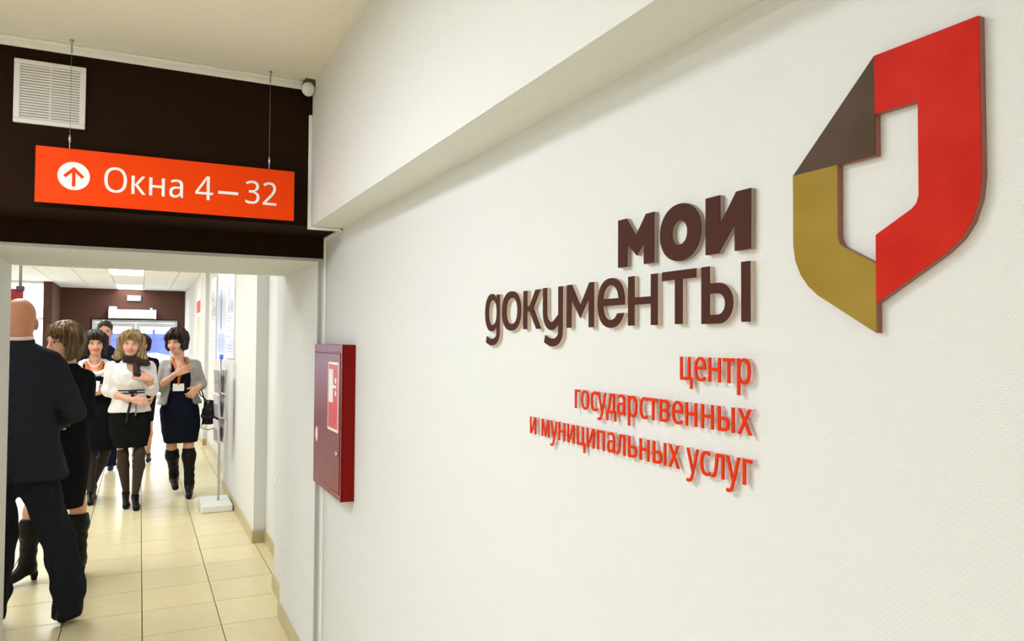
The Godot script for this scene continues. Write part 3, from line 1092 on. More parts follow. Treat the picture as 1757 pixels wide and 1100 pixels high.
# ellipsoid, optionally turned
func g_ell(c: Vector3, r: Vector3, k := 0.02, sub := false, bs := Basis.IDENTITY) -> void:
	var m := maxf(r.x, maxf(r.y, r.z)) + k + 2.0 * gC
	var mv := Vector3.ONE * m if bs != Basis.IDENTITY else r + Vector3.ONE * (k + 2.0 * gC)
	var rg := g_range(c - mv, c + mv)
	var lo: Vector3i = rg[0]
	var hi: Vector3i = rg[1]
	var inv := bs.transposed()
	var ir := Vector3.ONE / r
	for z in range(lo.z, hi.z + 1):
		for y in range(lo.y, hi.y + 1):
			var i := (z * gN.y + y) * gN.x + lo.x
			for x in range(lo.x, hi.x + 1):
				var p := inv * (gO + Vector3(x, y, z) * gC - c)
				var q := p * ir
				var k0 := q.length()
				var k1 := (q * ir).length()
				var d := k0 * (k0 - 1.0) / maxf(k1, 0.0001)
				var f := gF[i]
				if sub:
					d = -d
					var h := maxf(k - absf(f - d), 0.0) / k
					gF[i] = maxf(f, d) + h * h * k * 0.25
				else:
					var h := maxf(k - absf(f - d), 0.0) / k
					gF[i] = minf(f, d) - h * h * k * 0.25
				i += 1

# a trunk of stacked ellipses: rows of [y, cx, cz, rx, rz], from the bottom up
func g_rings(rows: Array, k := 0.02, power := 2.4) -> void:
	var y0: float = rows[0][0]
	var y1: float = rows[rows.size() - 1][0]
	var lo3 := Vector3(99, y0 - k - 2 * gC, 99)
	var hi3 := Vector3(-99, y1 + k + 2 * gC, -99)
	for r in rows:
		lo3.x = minf(lo3.x, r[1] - r[3] - k - 2 * gC)
		hi3.x = maxf(hi3.x, r[1] + r[3] + k + 2 * gC)
		lo3.z = minf(lo3.z, r[2] - r[4] - k - 2 * gC)
		hi3.z = maxf(hi3.z, r[2] + r[4] + k + 2 * gC)
	var rg := g_range(lo3, hi3)
	var lo: Vector3i = rg[0]
	var hi: Vector3i = rg[1]
	var ip := 1.0 / power
	for y in range(lo.y, hi.y + 1):
		var py := gO.y + y * gC
		var n := 0
		while n < rows.size() - 2 and py > rows[n + 1][0]:
			n += 1
		var a: Array = rows[n]
		var b: Array = rows[n + 1]
		var t := clampf((py - a[0]) / (b[0] - a[0]), 0.0, 1.0)
		t = t * t * (3.0 - 2.0 * t) * 0.5 + t * 0.5
		var cx := lerpf(a[1], b[1], t)
		var cz := lerpf(a[2], b[2], t)
		var rx := lerpf(a[3], b[3], t)
		var rz := lerpf(a[4], b[4], t)
		var mr := minf(rx, rz)
		var cap := maxf(y0 - py, py - y1)
		for z in range(lo.z, hi.z + 1):
			var qz := absf((gO.z + z * gC - cz) / rz)
			var sz := pow(qz, power)
			var i := (z * gN.y + y) * gN.x + lo.x
			for x in range(lo.x, hi.x + 1):
				var qx := absf((gO.x + x * gC - cx) / rx)
				var d := maxf((pow(pow(qx, power) + sz, ip) - 1.0) * mr, cap)
				var f := gF[i]
				var h := maxf(k - absf(f - d), 0.0) / k
				gF[i] = minf(f, d) - h * h * k * 0.25
				i += 1

# keep only the side of a plane where n.p < o
func g_cut(n: Vector3, o: float) -> void:
	for z in gN.z:
		for y in gN.y:
			var i := (z * gN.y + y) * gN.x
			for x in gN.x:
				gF[i] = maxf(gF[i], n.dot(gO + Vector3(x, y, z) * gC) - o)
				i += 1

# cloth creases or strands of hair: a shallow ripple of the surface
func g_ripple(c: Vector3, freq: float, amp: float, twist: float, sd: int, stretch := Vector3(1, 1, 1)) -> void:
	var n := FastNoiseLite.new()
	n.seed = sd
	n.frequency = freq
	n.fractal_octaves = 2
	for z in gN.z:
		for y in gN.y:
			var i := (z * gN.y + y) * gN.x
			for x in gN.x:
				if absf(gF[i]) < 3.0 * gC:
					var p := (gO + Vector3(x, y, z) * gC - c)
					var v := 0.0
					if twist > 0.0:
						v = n.get_noise_3d(atan2(p.x, p.z) * twist, p.y * 1.5, 0.0) * clampf(Vector2(p.x, p.z).length() / 0.075, 0.0, 1.0)
					else:
						v = n.get_noise_3dv(p * stretch)
					gF[i] += amp * v
				i += 1

# surface nets; adds to out = {v, n, i}
func g_mesh(out: Dictionary) -> void:
	var v: PackedVector3Array = out.v
	var nn: PackedVector3Array = out.n
	var ii: PackedInt32Array = out.i
	var ids := PackedInt32Array()
	ids.resize(gF.size())
	ids.fill(-1)
	var sx := 1
	var sy := gN.x
	var sz := gN.x * gN.y
	for z in gN.z - 1:
		for y in gN.y - 1:
			var b := z * sz + y * sy
			for x in gN.x - 1:
				var i := b + x
				var f0 := gF[i]
				if f0 > 0.12:
					continue
				var f1 := gF[i + 1]
				var f2 := gF[i + sy]
				var f3 := gF[i + sy + 1]
				var f4 := gF[i + sz]
				var f5 := gF[i + sz + 1]
				var f6 := gF[i + sz + sy]
				var f7 := gF[i + sz + sy + 1]
				var neg := int(f0 < 0) + int(f1 < 0) + int(f2 < 0) + int(f3 < 0) + int(f4 < 0) + int(f5 < 0) + int(f6 < 0) + int(f7 < 0)
				if neg == 0 or neg == 8:
					continue
				var s := Vector3.ZERO
				var c := 0
				if (f0 < 0) != (f1 < 0):
					s += Vector3(f0 / (f0 - f1), 0, 0)
					c += 1
				if (f2 < 0) != (f3 < 0):
					s += Vector3(f2 / (f2 - f3), 1, 0)
					c += 1
				if (f4 < 0) != (f5 < 0):
					s += Vector3(f4 / (f4 - f5), 0, 1)
					c += 1
				if (f6 < 0) != (f7 < 0):
					s += Vector3(f6 / (f6 - f7), 1, 1)
					c += 1
				if (f0 < 0) != (f2 < 0):
					s += Vector3(0, f0 / (f0 - f2), 0)
					c += 1
				if (f1 < 0) != (f3 < 0):
					s += Vector3(1, f1 / (f1 - f3), 0)
					c += 1
				if (f4 < 0) != (f6 < 0):
					s += Vector3(0, f4 / (f4 - f6), 1)
					c += 1
				if (f5 < 0) != (f7 < 0):
					s += Vector3(1, f5 / (f5 - f7), 1)
					c += 1
				if (f0 < 0) != (f4 < 0):
					s += Vector3(0, 0, f0 / (f0 - f4))
					c += 1
				if (f1 < 0) != (f5 < 0):
					s += Vector3(1, 0, f1 / (f1 - f5))
					c += 1
				if (f2 < 0) != (f6 < 0):
					s += Vector3(0, 1, f2 / (f2 - f6))
					c += 1
				if (f3 < 0) != (f7 < 0):
					s += Vector3(1, 1, f3 / (f3 - f7))
					c += 1
				var g := Vector3(f1 + f3 + f5 + f7 - f0 - f2 - f4 - f6, f2 + f3 + f6 + f7 - f0 - f1 - f4 - f5, f4 + f5 + f6 + f7 - f0 - f1 - f2 - f3)
				ids[i] = v.size()
				v.append(gO + (Vector3(x, y, z) + s / c) * gC)
				nn.append(g.normalized())
	for z in range(1, gN.z - 1):
		for y in range(1, gN.y - 1):
			var b := z * sz + y * sy
			for x in range(1, gN.x - 1):
				var i := b + x
				var f := gF[i]
				if f > 0.12:
					continue
				var ng := f < 0
				if ng != (gF[i + sx] < 0):
					net_quad(ii, ids[i - sy - sz], ids[i - sz], ids[i], ids[i - sy], ng)
				if ng != (gF[i + sy] < 0):
					net_quad(ii, ids[i - sx - sz], ids[i - sx], ids[i], ids[i - sz], ng)
				if ng != (gF[i + sz] < 0):
					net_quad(ii, ids[i - sx - sy], ids[i - sy], ids[i], ids[i - sx], ng)
	out.v = v
	out.n = nn
	out.i = ii

func net_quad(ii: PackedInt32Array, a: int, b: int, c: int, d: int, ng: bool) -> void:
	if a < 0 or b < 0 or c < 0 or d < 0:
		return
	if ng:
		ii.append_array(PackedInt32Array([a, c, b, a, d, c]))
	else:
		ii.append_array(PackedInt32Array([a, b, c, a, c, d]))

func g_new() -> Dictionary:
	return {"v": PackedVector3Array(), "n": PackedVector3Array(), "i": PackedInt32Array()}

func g_commit(out: Dictionary) -> ArrayMesh:
	var a := []
	a.resize(Mesh.ARRAY_MAX)
	a[Mesh.ARRAY_VERTEX] = out.v
	a[Mesh.ARRAY_NORMAL] = out.n
	a[Mesh.ARRAY_INDEX] = out.i
	var m := ArrayMesh.new()
	m.add_surface_from_arrays(Mesh.PRIMITIVE_TRIANGLES, a)
	return m

# one grid, one part
func g_part(called: String, m: Material, parent: Node3D) -> MeshInstance3D:
	var out := g_new()
	g_mesh(out)
	return obj(called, g_commit(out), m, parent)

# ---------------------------------------------------------------- anatomy
# a hand: w wrist, d towards the fingers, n where the palm looks, t towards the thumb
func hand(out: Dictionary, w: Vector3, d: Vector3, n: Vector3, t: Vector3, curl: float, s := 1.0) -> void:
	d = d.normalized()
	n = (n - d * n.dot(d)).normalized()
	t = (t - d * t.dot(d) - n * t.dot(n)).normalized()
	var r := 0.2 * s
	g_begin(w + d * 0.06 - Vector3.ONE * r * 0.75, w + d * 0.06 + Vector3.ONE * r * 0.75, 0.0048)
	g_cone(w - d * 0.03, w + d * 0.012, 0.025 * s, 0.022 * s, 0.015)
	for i in 4:
		var off := (1.5 - i) * 0.0195 * s
		var kn := w + d * (0.088 - 0.004 * absf(i - 1.0)) * s + t * off
		g_cone(w + d * 0.012 * s + t * off * 0.6, kn, 0.0145 * s, 0.0105 * s, 0.014)
		var ln: float = [0.072, 0.08, 0.075, 0.06][i] * s
		var p := kn
		for j in 3:
			var a := curl * (0.45 + 0.75 * j) + 0.05 * i
			var dir := d * cos(a) + n * sin(a) + t * (1.5 - i) * 0.06
			var q: Vector3 = p + dir.normalized() * ln * [0.45, 0.3, 0.25][j]
			g_cone(p, q, (0.0093 - 0.0008 * j) * s, (0.0086 - 0.0009 * j) * s, 0.004)
			p = q
	var b := w + d * 0.022 * s + t * 0.02 * s
	var q1 := b + (d * 0.6 + t * 0.75 + n * 0.3).normalized() * 0.042 * s
	var q2 := q1 + (d * 0.85 + t * 0.3 + n * 0.35).normalized() * 0.03 * s
	g_cone(b, q1, 0.0155 * s, 0.0112 * s, 0.01)
	g_cone(q1, q2, 0.0105 * s, 0.0088 * s, 0.004)
	g_mesh(out)

# a head with its neck; bs turns it (face looks along +z of bs)
func head(out: Dictionary, c: Vector3, bs: Basis, neck: Vector3, s := 1.0, cell := 0.0055, male := false) -> void:
	var lo := (c - Vector3(0.13, 0.15, 0.14)).min(neck - Vector3.ONE * 0.085)
	var hi := (c + Vector3(0.13, 0.155, 0.14)).max(neck + Vector3.ONE * 0.085)
	g_begin(lo, hi, cell)
	var e := func(x: float, y: float, z: float) -> Vector3:
		return c + bs * (Vector3(x, y, z) * s)
	g_ell(e.call(0, 0.036, -0.014), Vector3(0.077, 0.091, 0.095) * s, 0.02, false, bs)
	g_ell(e.call(0, -0.03, 0.022), Vector3(0.062, 0.084, 0.068) * s, 0.03, false, bs)
	g_ell(e.call(0, -0.088, 0.048), Vector3(0.036 if not male else 0.042, 0.026, 0.034) * s, 0.03, false, bs)
	for q in [-1, 1]:
		g_ell(e.call(q * 0.037, -0.036, 0.058), Vector3(0.027, 0.025, 0.024) * s, 0.02, false, bs)
		g_ell(e.call(q * 0.078, -0.012, -0.008), Vector3(0.011, 0.031, 0.019) * s, 0.006, false, bs)
		g_ell(e.call(q * 0.031, 0.002, 0.094), Vector3(0.018, 0.0105, 0.014) * s, 0.012, true, bs)
	g_ell(e.call(0, 0.024, 0.072), Vector3(0.05, 0.014, 0.019) * s, 0.02, false, bs)
	g_cone(e.call(0, 0.006, 0.09), e.call(0, -0.034, 0.106), 0.008 * s, 0.0125 * s, 0.008)
	for q in [-1, 1]:
		g_ell(e.call(q * 0.011, -0.038, 0.097), Vector3(0.009, 0.008, 0.01) * s, 0.006, false, bs)
	g_ell(e.call(0, -0.066, 0.086), Vector3(0.025, 0.012, 0.01) * s, 0.012, false, bs)
	var nr := 0.058 if male else 0.046
	g_cone(e.call(0, -0.045, -0.022), neck, nr * s, (nr + 0.008) * s, 0.03)
	g_mesh(out)

func features(body: Node3D, c: Vector3, bs: Basis, brow: Color, lips: Color, smile: bool, s := 1.0) -> void:
	var put := func(called: String, r: Vector3, m: Material, p: Vector3, roll := 0.0) -> void:
		var o := obj(called, ellipsoid(r * s), m, body, c + bs * (p * s))
		o.basis = bs * Basis(Vector3.BACK, roll)
	for q in [-1, 1]:
		put.call("eye", Vector3(0.0135, 0.0062, 0.007), M.eye_white, Vector3(q * 0.031, 0.001, 0.0815))
		put.call("iris", Vector3(0.006, 0.0065, 0.003), M.eye_dark, Vector3(q * 0.031, 0.001, 0.0868))
		put.call("eyelid", Vector3(0.0155, 0.0024, 0.005), M.eye_dark, Vector3(q * 0.031, 0.0078, 0.0835), q * -0.05)
		put.call("eyebrow", Vector3(0.019, 0.0032, 0.004), M["brow_" + brow.to_html()], Vector3(q * 0.033, 0.0245, 0.0885), q * -0.02)
	var lm: Material = M["brow_" + lips.to_html()]
	var up := 0.009 if smile else 0.002
	var hw := 0.029 if smile else 0.022
	var open := 0.011 if smile else 0.005
	for e in [[0.5, 0.0032], [-0.5, 0.0042]]:
		var pts := []
		for k in 7:
			var t := (k - 3) / 3.0
			var y: float = -0.066 + up * t * t + e[0] * open * (1.0 - t * t)
			pts.append(c + bs * (Vector3(hw * t, y, 0.0945 - 0.013 * t * t) * s))
		obj("lip", tube(pts, e[1] * s, 6), lm, body)
	if smile:
		put.call("teeth", Vector3(0.022, 0.0062, 0.006), M.teeth, Vector3(0, -0.0645, 0.0895))

func tint(c: Color, rough := 0.8) -> void:
	if not M.has("brow_" + c.to_html()):
		M["brow_" + c.to_html()] = mat(c, rough)

func skin_mat(c: Color) -> StandardMaterial3D:
	var m := mat(Color(1, 1, 1), 0.5)
	m.albedo_texture = noise_tex(0.03, c.darkened(0.04), c.lightened(0.03), 61, 128)
	m.uv1_triplanar = true
	m.uv1_scale = Vector3.ONE * 8.0
	m.subsurf_scatter_enabled = true
	m.subsurf_scatter_strength = 0.12
	return m

func cloth_mat(c: Color, rough := 0.9, rim := 0.0) -> StandardMaterial3D:
	var m := mat(Color(1, 1, 1), rough)
	m.metallic_specular = 0.15
	m.albedo_texture = noise_tex(0.12, c.darkened(0.08), c.lightened(0.05), 62, 128)
	m.uv1_triplanar = true
	m.uv1_scale = Vector3.ONE * 5.0
	if rim > 0.0:
		m.rim_enabled = true
		m.rim = rim
	return m

# streaked hair: noise drawn out along the strands
func hair_mat(lo: Color, hi: Color) -> StandardMaterial3D:
	var m := mat(Color(1, 1, 1), 0.42)
	m.albedo_texture = noise_tex(0.035, lo, hi, 63, 128, 3)
	m.uv1_triplanar = true
	m.uv1_scale = Vector3(9.0, 1.6, 9.0)
	return m

# bare body under the clothes: trunk, arms and legs in one coarse grid, then head and hands
func body_of(root: Node3D, j: Dictionary, skin: Material) -> MeshInstance3D:
	var out := g_new()
	var lo := Vector3(99, 0.0, 99)
	var hi := Vector3(-99, 0.0, -99)
	for q in ["sh", "el", "wr", "hip", "kn", "an"]:
		for p in j[q]:
			lo = lo.min(p)
			hi = hi.max(p)
	hi.y = j.neck.y + 0.02
	lo -= Vector3(0.12, 0.06, 0.16)
	hi += Vector3(0.12, 0.03, 0.16)
	g_begin(lo, hi, 0.0135)
	var s: float = j.get("s", 1.0)
	var ps: Vector3 = (j.hip[0] + j.hip[1]) / 2.0
	g_cone(ps, Vector3(j.neck.x, j.sh[0].y - 0.12, j.neck.z), 0.085 * s, 0.085 * s, 0.04, false, Vector3(0.8, 1, 1.15))
	var dn := Vector3(0, -0.035, 0)
	g_cone(j.sh[0] * 0.8 + j.sh[1] * 0.2 + dn, j.sh[1] * 0.8 + j.sh[0] * 0.2 + dn, 0.036 * s, 0.036 * s, 0.03)
	g_cone(Vector3(j.neck.x, j.sh[0].y - 0.03, j.neck.z), j.neck, 0.06 * s, 0.05 * s, 0.04)
	g_ell(Vector3(j.neck.x, j.sh[0].y - 0.07, j.neck.z + 0.018 * j.get("front", 1.0)), Vector3(0.1, 0.085, 0.08) * s, 0.03)
	for k in 2:
		g_cone(j.sh[k] + dn, j.el[k], 0.036 * s, 0.035 * s, 0.03)
		g_cone(j.el[k], j.el[k].lerp(j.wr[k], 0.35), 0.034 * s, 0.036 * s, 0.02)
		g_cone(j.el[k].lerp(j.wr[k], 0.35), j.wr[k], 0.036 * s, 0.0235 * s, 0.02)
		s = j.get("leg", 1.0)
		g_cone(j.hip[k], j.kn[k], 0.07 * s, 0.047 * s, 0.03)
		var calf: Vector3 = j.kn[k].lerp(j.an[k], 0.32) + Vector3(0, 0, -0.015 * j.get("front", 1.0))
		g_cone(j.kn[k], calf, 0.045 * s, 0.05 * s, 0.03)
		g_cone(calf, j.an[k], 0.05 * s, 0.03 * s, 0.03)
		s = j.get("s", 1.0)
	g_mesh(out)
	head(out, j.head, j.hb, j.neck, s, j.get("cell", 0.0055), j.get("male", false))
	if j.has("hands"):
		for k in 2:
			var h: Array = j.hands[k]
			if h.size() > 0:
				hand(out, j.wr[k], h[0], h[1], h[2], h[3], h[4] if h.size() > 4 else s)
	return obj("body", g_commit(out), skin, root)

func g_box_of(pts: Array, m: float, cell: float) -> void:
	var lo := Vector3.ONE * 99
	var hi := Vector3.ONE * -99
	for p in pts:
		lo = lo.min(p)
		hi = hi.max(p)
	g_begin(lo - Vector3.ONE * m, hi + Vector3.ONE * m, cell)

func rows_box(rows: Array, extra: Array, m: float, cell: float) -> void:
	var pts := extra.duplicate()
	for r in rows:
		pts.append(Vector3(r[1] - r[3], r[0], r[2] - r[4]))
		pts.append(Vector3(r[1] + r[3], r[0], r[2] + r[4]))
	g_box_of(pts, m, cell)

# pumps: toe direction t
func pump(root: Node3D, an: Vector3, t: Vector3, heel: float, m: Material) -> void:
	var y0 := an.y - 0.085 - heel + 0.002
	var side := Vector3.UP.cross(t).normalized()
	var hl := an - t * 0.035
	var toe := an + t * 0.15
	g_box_of([hl + Vector3(0, -0.1 - heel, 0), toe + Vector3(0, 0, 0), an], 0.06, 0.0065)
	g_cone(Vector3(hl.x, y0 + heel + 0.03, hl.z), Vector3(toe.x, y0 + 0.022, toe.z), 0.034, 0.024, 0.02)
	g_cone(Vector3(toe.x, y0 + 0.022, toe.z) - t * 0.05 + side * 0.008, Vector3(toe.x, y0 + 0.02, toe.z), 0.032, 0.024, 0.02)
	g_cone(Vector3(hl.x, y0 + heel + 0.045, hl.z), Vector3(hl.x, y0 + heel + 0.07, hl.z), 0.032, 0.03, 0.015)
	if heel > 0.02:
		g_cone(Vector3(hl.x, y0 + heel + 0.01, hl.z) - t * 0.012, Vector3(hl.x, y0 + 0.012, hl.z) - t * 0.012, 0.018, 0.011, 0.01)
	g_cut(Vector3.DOWN, -y0)
	g_part("shoe", m, root)

# knee boot
func boot(root: Node3D, kn: Vector3, an: Vector3, t: Vector3, top: float, heel: float, m: Material, sole_y := 0.0) -> void:
	var up := kn + (an - kn) * ((kn.y - top) / (kn.y - an.y))
	var toe := an + t * 0.17
	g_box_of([up, an, Vector3(toe.x, sole_y, toe.z), Vector3(an.x, sole_y, an.z)], 0.09, 0.0095)
	var calf := up.lerp(an, 0.25)
	g_cone(up + Vector3(0, 0.03, 0), calf, 0.062, 0.064, 0.02)
	g_cone(calf, up.lerp(an, 0.85), 0.064, 0.045, 0.03)
	g_cone(up.lerp(an, 0.85), an, 0.046, 0.047, 0.02)
	g_cone(an, Vector3(an.x, sole_y + 0.045 + heel * 0.7, an.z) - t * 0.02, 0.047, 0.04, 0.02)
	g_cone(Vector3(an.x, sole_y + 0.05 + heel * 0.5, an.z), Vector3(toe.x, sole_y + 0.03, toe.z), 0.042, 0.032, 0.03)
	g_cone(Vector3(an.x, sole_y + 0.05, an.z) - t * 0.045, Vector3(an.x, sole_y + 0.01, an.z) - t * 0.05, 0.026, 0.02, 0.012)
	g_ripple(an, 14.0, 0.006, 0.0, 91, Vector3(0.6, 1.6, 0.6))
	g_cut(Vector3.UP, top)
	g_cut(Vector3.DOWN, -sole_y - 0.001)
	g_part("boot", m, root)

func hair_bob(root: Node3D, c: Vector3, bs: Basis, m: Material, len: float, wide: float, fringe: float, sd: int, s := 1.0, amp := 0.008, side := 0.0, flick := 0.0) -> void:
	var e := func(x: float, y: float, z: float) -> Vector3:
		return c + bs * (Vector3(x, y, z) * s)
	g_begin(c - Vector3(0.17, len + 0.06, 0.17), c + Vector3(0.17, 0.19, 0.17), 0.0052)
	g_ell(e.call(0, 0.042, -0.018), Vector3(0.094 + wide * 0.3, 0.1, 0.106) * s, 0.02, false, bs)
	for q in [-1, 1]:
		g_cone(e.call(q * (0.07 + wide * 0.6), 0.03, -0.015), e.call(q * (0.068 + wide), -len + 0.03, 0.012), 0.04, 0.032, 0.04)
	g_cone(e.call(0, 0.0, -0.07), e.call(0, -len + 0.05, -0.06), 0.075, 0.06, 0.04)
	for q in [-1, 1]:
		if flick > 0.0:
			g_cone(e.call(q * (0.07 + wide), -len + 0.06, 0.0), e.call(q * (0.085 + wide + flick), -len + 0.012, 0.02), 0.034, 0.022, 0.03)
	# the fringe lies on the forehead
	g_ell(e.call(0.012, 0.072, 0.062), Vector3(0.066, 0.045, 0.038) * s, 0.02, false, bs)
	# face opening
	g_ell(e.call(side, -0.06, 0.1), Vector3(0.0605, 0.06 + fringe, 0.088) * s, 0.012, true, bs * Basis(Vector3.BACK, -side * 14.0))
	g_cone(e.call(0, -0.08, 0.02), e.call(0, -0.4, 0.05), 0.052, 0.055, 0.01, true)
	g_ripple(c, 1.9, amp * 2.0, 6.0, sd)
	g_ripple(c, 26.0, amp * 0.8, 0.0, sd + 1, Vector3(1, 0.45, 1))
	g_part("hair", m, root)

# ---------------------------------------------------------------- the people
func person(label: String, at: Vector3) -> Node3D:
	return thing("person", label, "person", at)

func hb(yaw: float, pitch := 0.0, roll := 0.0) -> Basis:
	return Basis(Vector3.UP, deg_to_rad(yaw)) * Basis(Vector3.RIGHT, deg_to_rad(pitch)) * Basis(Vector3.BACK, deg_to_rad(roll))

func build_people() -> void:
	M.eye_white = mat(Color(0.9, 0.88, 0.86), 0.3)
	M.eye_dark = mat(Color(0.1, 0.07, 0.06), 0.4)
	M.teeth = mat(Color(0.95, 0.93, 0.9), 0.3)
	for c in [Color(0.16, 0.1, 0.08), Color(0.36, 0.25, 0.17), Color(0.72, 0.26, 0.27), Color(0.62, 0.33, 0.3), Color(0.1, 0.08, 0.08)]:
		tint(c, 0.6)
	var dark := Color(0.16, 0.1, 0.08)
	var black_hair := hair_mat(Color(0.08, 0.05, 0.045), Color(0.19, 0.12, 0.105))
	var skin := skin_mat(Color(0.88, 0.66, 0.55))
	var black := cloth_mat(Color(0.075, 0.072, 0.08))
	var leather := mat(Color(0.05, 0.045, 0.045), 0.45)
	leather.metallic_specular = 0.3
	man_in_suit(leather)
	woman_talking(skin, black, leather)
	woman_white_collar(skin, black, black_hair, leather)
	man_behind(dark)
	person_behind(skin, black, black_hair)
	woman_white_blouse(skin, leather)
	woman_grey_cardigan(skin, black_hair, leather)

func lapse(a: Vector3, b: Vector3, t: float) -> Vector3:
	return a.lerp(b, t)

# bald man in a navy suit, seen from behind at the left jamb
func man_in_suit(leather: Material) -> void:
	var r := person("bald man in a dark navy suit standing with his back to the camera", Vector3(-0.607, 0, -4.98))
	var j := {"head": Vector3(0, 1.69, -0.02), "hb": hb(192, 6), "neck": Vector3(0, 1.52, 0), "male": true, "s": 1.04, "front": -1.0, "leg": 0.85,
		"sh": [Vector3(-0.2, 1.47, 0), Vector3(0.195, 1.465, 0)], "el": [Vector3(-0.27, 1.18, 0.02), Vector3(0.275, 1.185, 0.03)],
		"wr": [Vector3(-0.2, 0.95, -0.1), Vector3(0.15, 1.09, -0.19)],
		"hip": [Vector3(-0.09, 0.9, 0), Vector3(0.09, 0.9, 0)], "kn": [Vector3(-0.075, 0.48, -0.05), Vector3(0.215, 0.47, 0.02)],
		"an": [Vector3(-0.1, 0.09, -0.06), Vector3(0.275, 0.09, 0.06)],
		"hands": [[Vector3(0.1, -1, -0.2), Vector3(1, 0, 0), Vector3(0, 0, -1), 0.4, 1.08], [Vector3(-1, 0.0, -0.3), Vector3(0, -0.3, 1), Vector3(0, 1, 0), 0.5, 1.08]]}
	var b := body_of(r, j, skin_mat(Color(0.8, 0.55, 0.41)))
	features(b, j.head, j.hb, Color(0.36, 0.25, 0.17), Color(0.62, 0.33, 0.3), false, 1.04)
	var navy := cloth_mat(Color(0.145, 0.152, 0.18))
	# jacket
	var rows := [[0.815, 0.005, 0.0, 0.258, 0.165], [0.92, 0.003, 0, 0.238, 0.155], [1.05, 0, 0, 0.21, 0.14], [1.18, 0, 0, 0.203, 0.135], [1.32, 0, 0, 0.213, 0.135], [1.43, 0, 0, 0.228, 0.125], [1.485, 0, 0.005, 0.232, 0.108], [1.518, 0, 0.007, 0.215, 0.095], [1.548, 0, 0.01, 0.135, 0.086], [1.578, 0, 0.012, 0.078, 0.08]]
	rows_box(rows, [j.el[0], j.el[1], j.wr[0], j.wr[1]], 0.1, 0.0125)
	g_rings(rows, 0.02)
	for k in 2:
		g_cone(j.sh[k] + Vector3(-0.012 * signf(j.sh[k].x), -0.04, 0), j.el[k], 0.066, 0.063, 0.03)
		g_cone(j.el[k], j.el[k].lerp(j.wr[k], 0.93), 0.064, 0.048, 0.02)
	g_ripple(Vector3.ZERO, 5.0, 0.012, 0.0, 71, Vector3(1, 0.8, 1))
	g_cut(Vector3.DOWN, -0.812)
	g_cone(Vector3(0, 0.86, 0.24), Vector3(0, 0.7, 0.24), 0.012, 0.02, 0.01, true, Vector3(1, 1, 0.13))
	var jk := g_part("jacket", navy, r)
	# collar of the jacket and the shirt above it
	obj("jacket_collar", lathe([[0.079, -0.012], [0.083, 0.0], [0.08, 0.024], [0.074, 0.028], [0.07, 0.0]], 28), navy, r, Vector3(0, 1.567, 0.006)).rotation_degrees.x = 6
	obj("shirt_collar", lathe([[0.073, -0.02], [0.0735, 0.02], [0.071, 0.024], [0.068, 0.0]], 28), mat(Color(0.95, 0.84, 0.8), 0.8), r, Vector3(0, 1.594, 0.002)).rotation_degrees.x = 8
	# trousers
	g_box_of([j.hip[0], j.hip[1], j.kn[0], j.kn[1], Vector3(-0.1, 0.03, -0.06), Vector3(0.275, 0.03, 0.06)], 0.13, 0.0125)
	g_cone(Vector3(-0.07, 0.9, 0), Vector3(0.07, 0.9, 0), 0.11, 0.11, 0.04)
	for k in 2:
		g_cone(j.hip[k] + Vector3(0, -0.02, 0), j.kn[k], 0.1, 0.08, 0.03)
		g_cone(j.kn[k], Vector3(j.an[k].x, 0.2, j.an[k].z), 0.08, 0.078, 0.03)
		g_cone(Vector3(j.an[k].x, 0.2, j.an[k].z), Vector3(j.an[k].x - 0.01, 0.045, j.an[k].z - 0.01), 0.078, 0.07, 0.03)
	g_ripple(Vector3.ZERO, 6.0, 0.02, 0.0, 72, Vector3(1.4, 0.7, 1.4))
	g_cut(Vector3.UP, 0.93)
	g_cut(Vector3.DOWN, -0.035)
	g_part("trousers", cloth_mat(Color(0.115, 0.122, 0.145)), r)
	for k in 2:
		pump(r, Vector3(j.an[k].x - 0.02, 0.107, j.an[k].z), Vector3(0.12, 0, -1).normalized(), 0.02, leather)

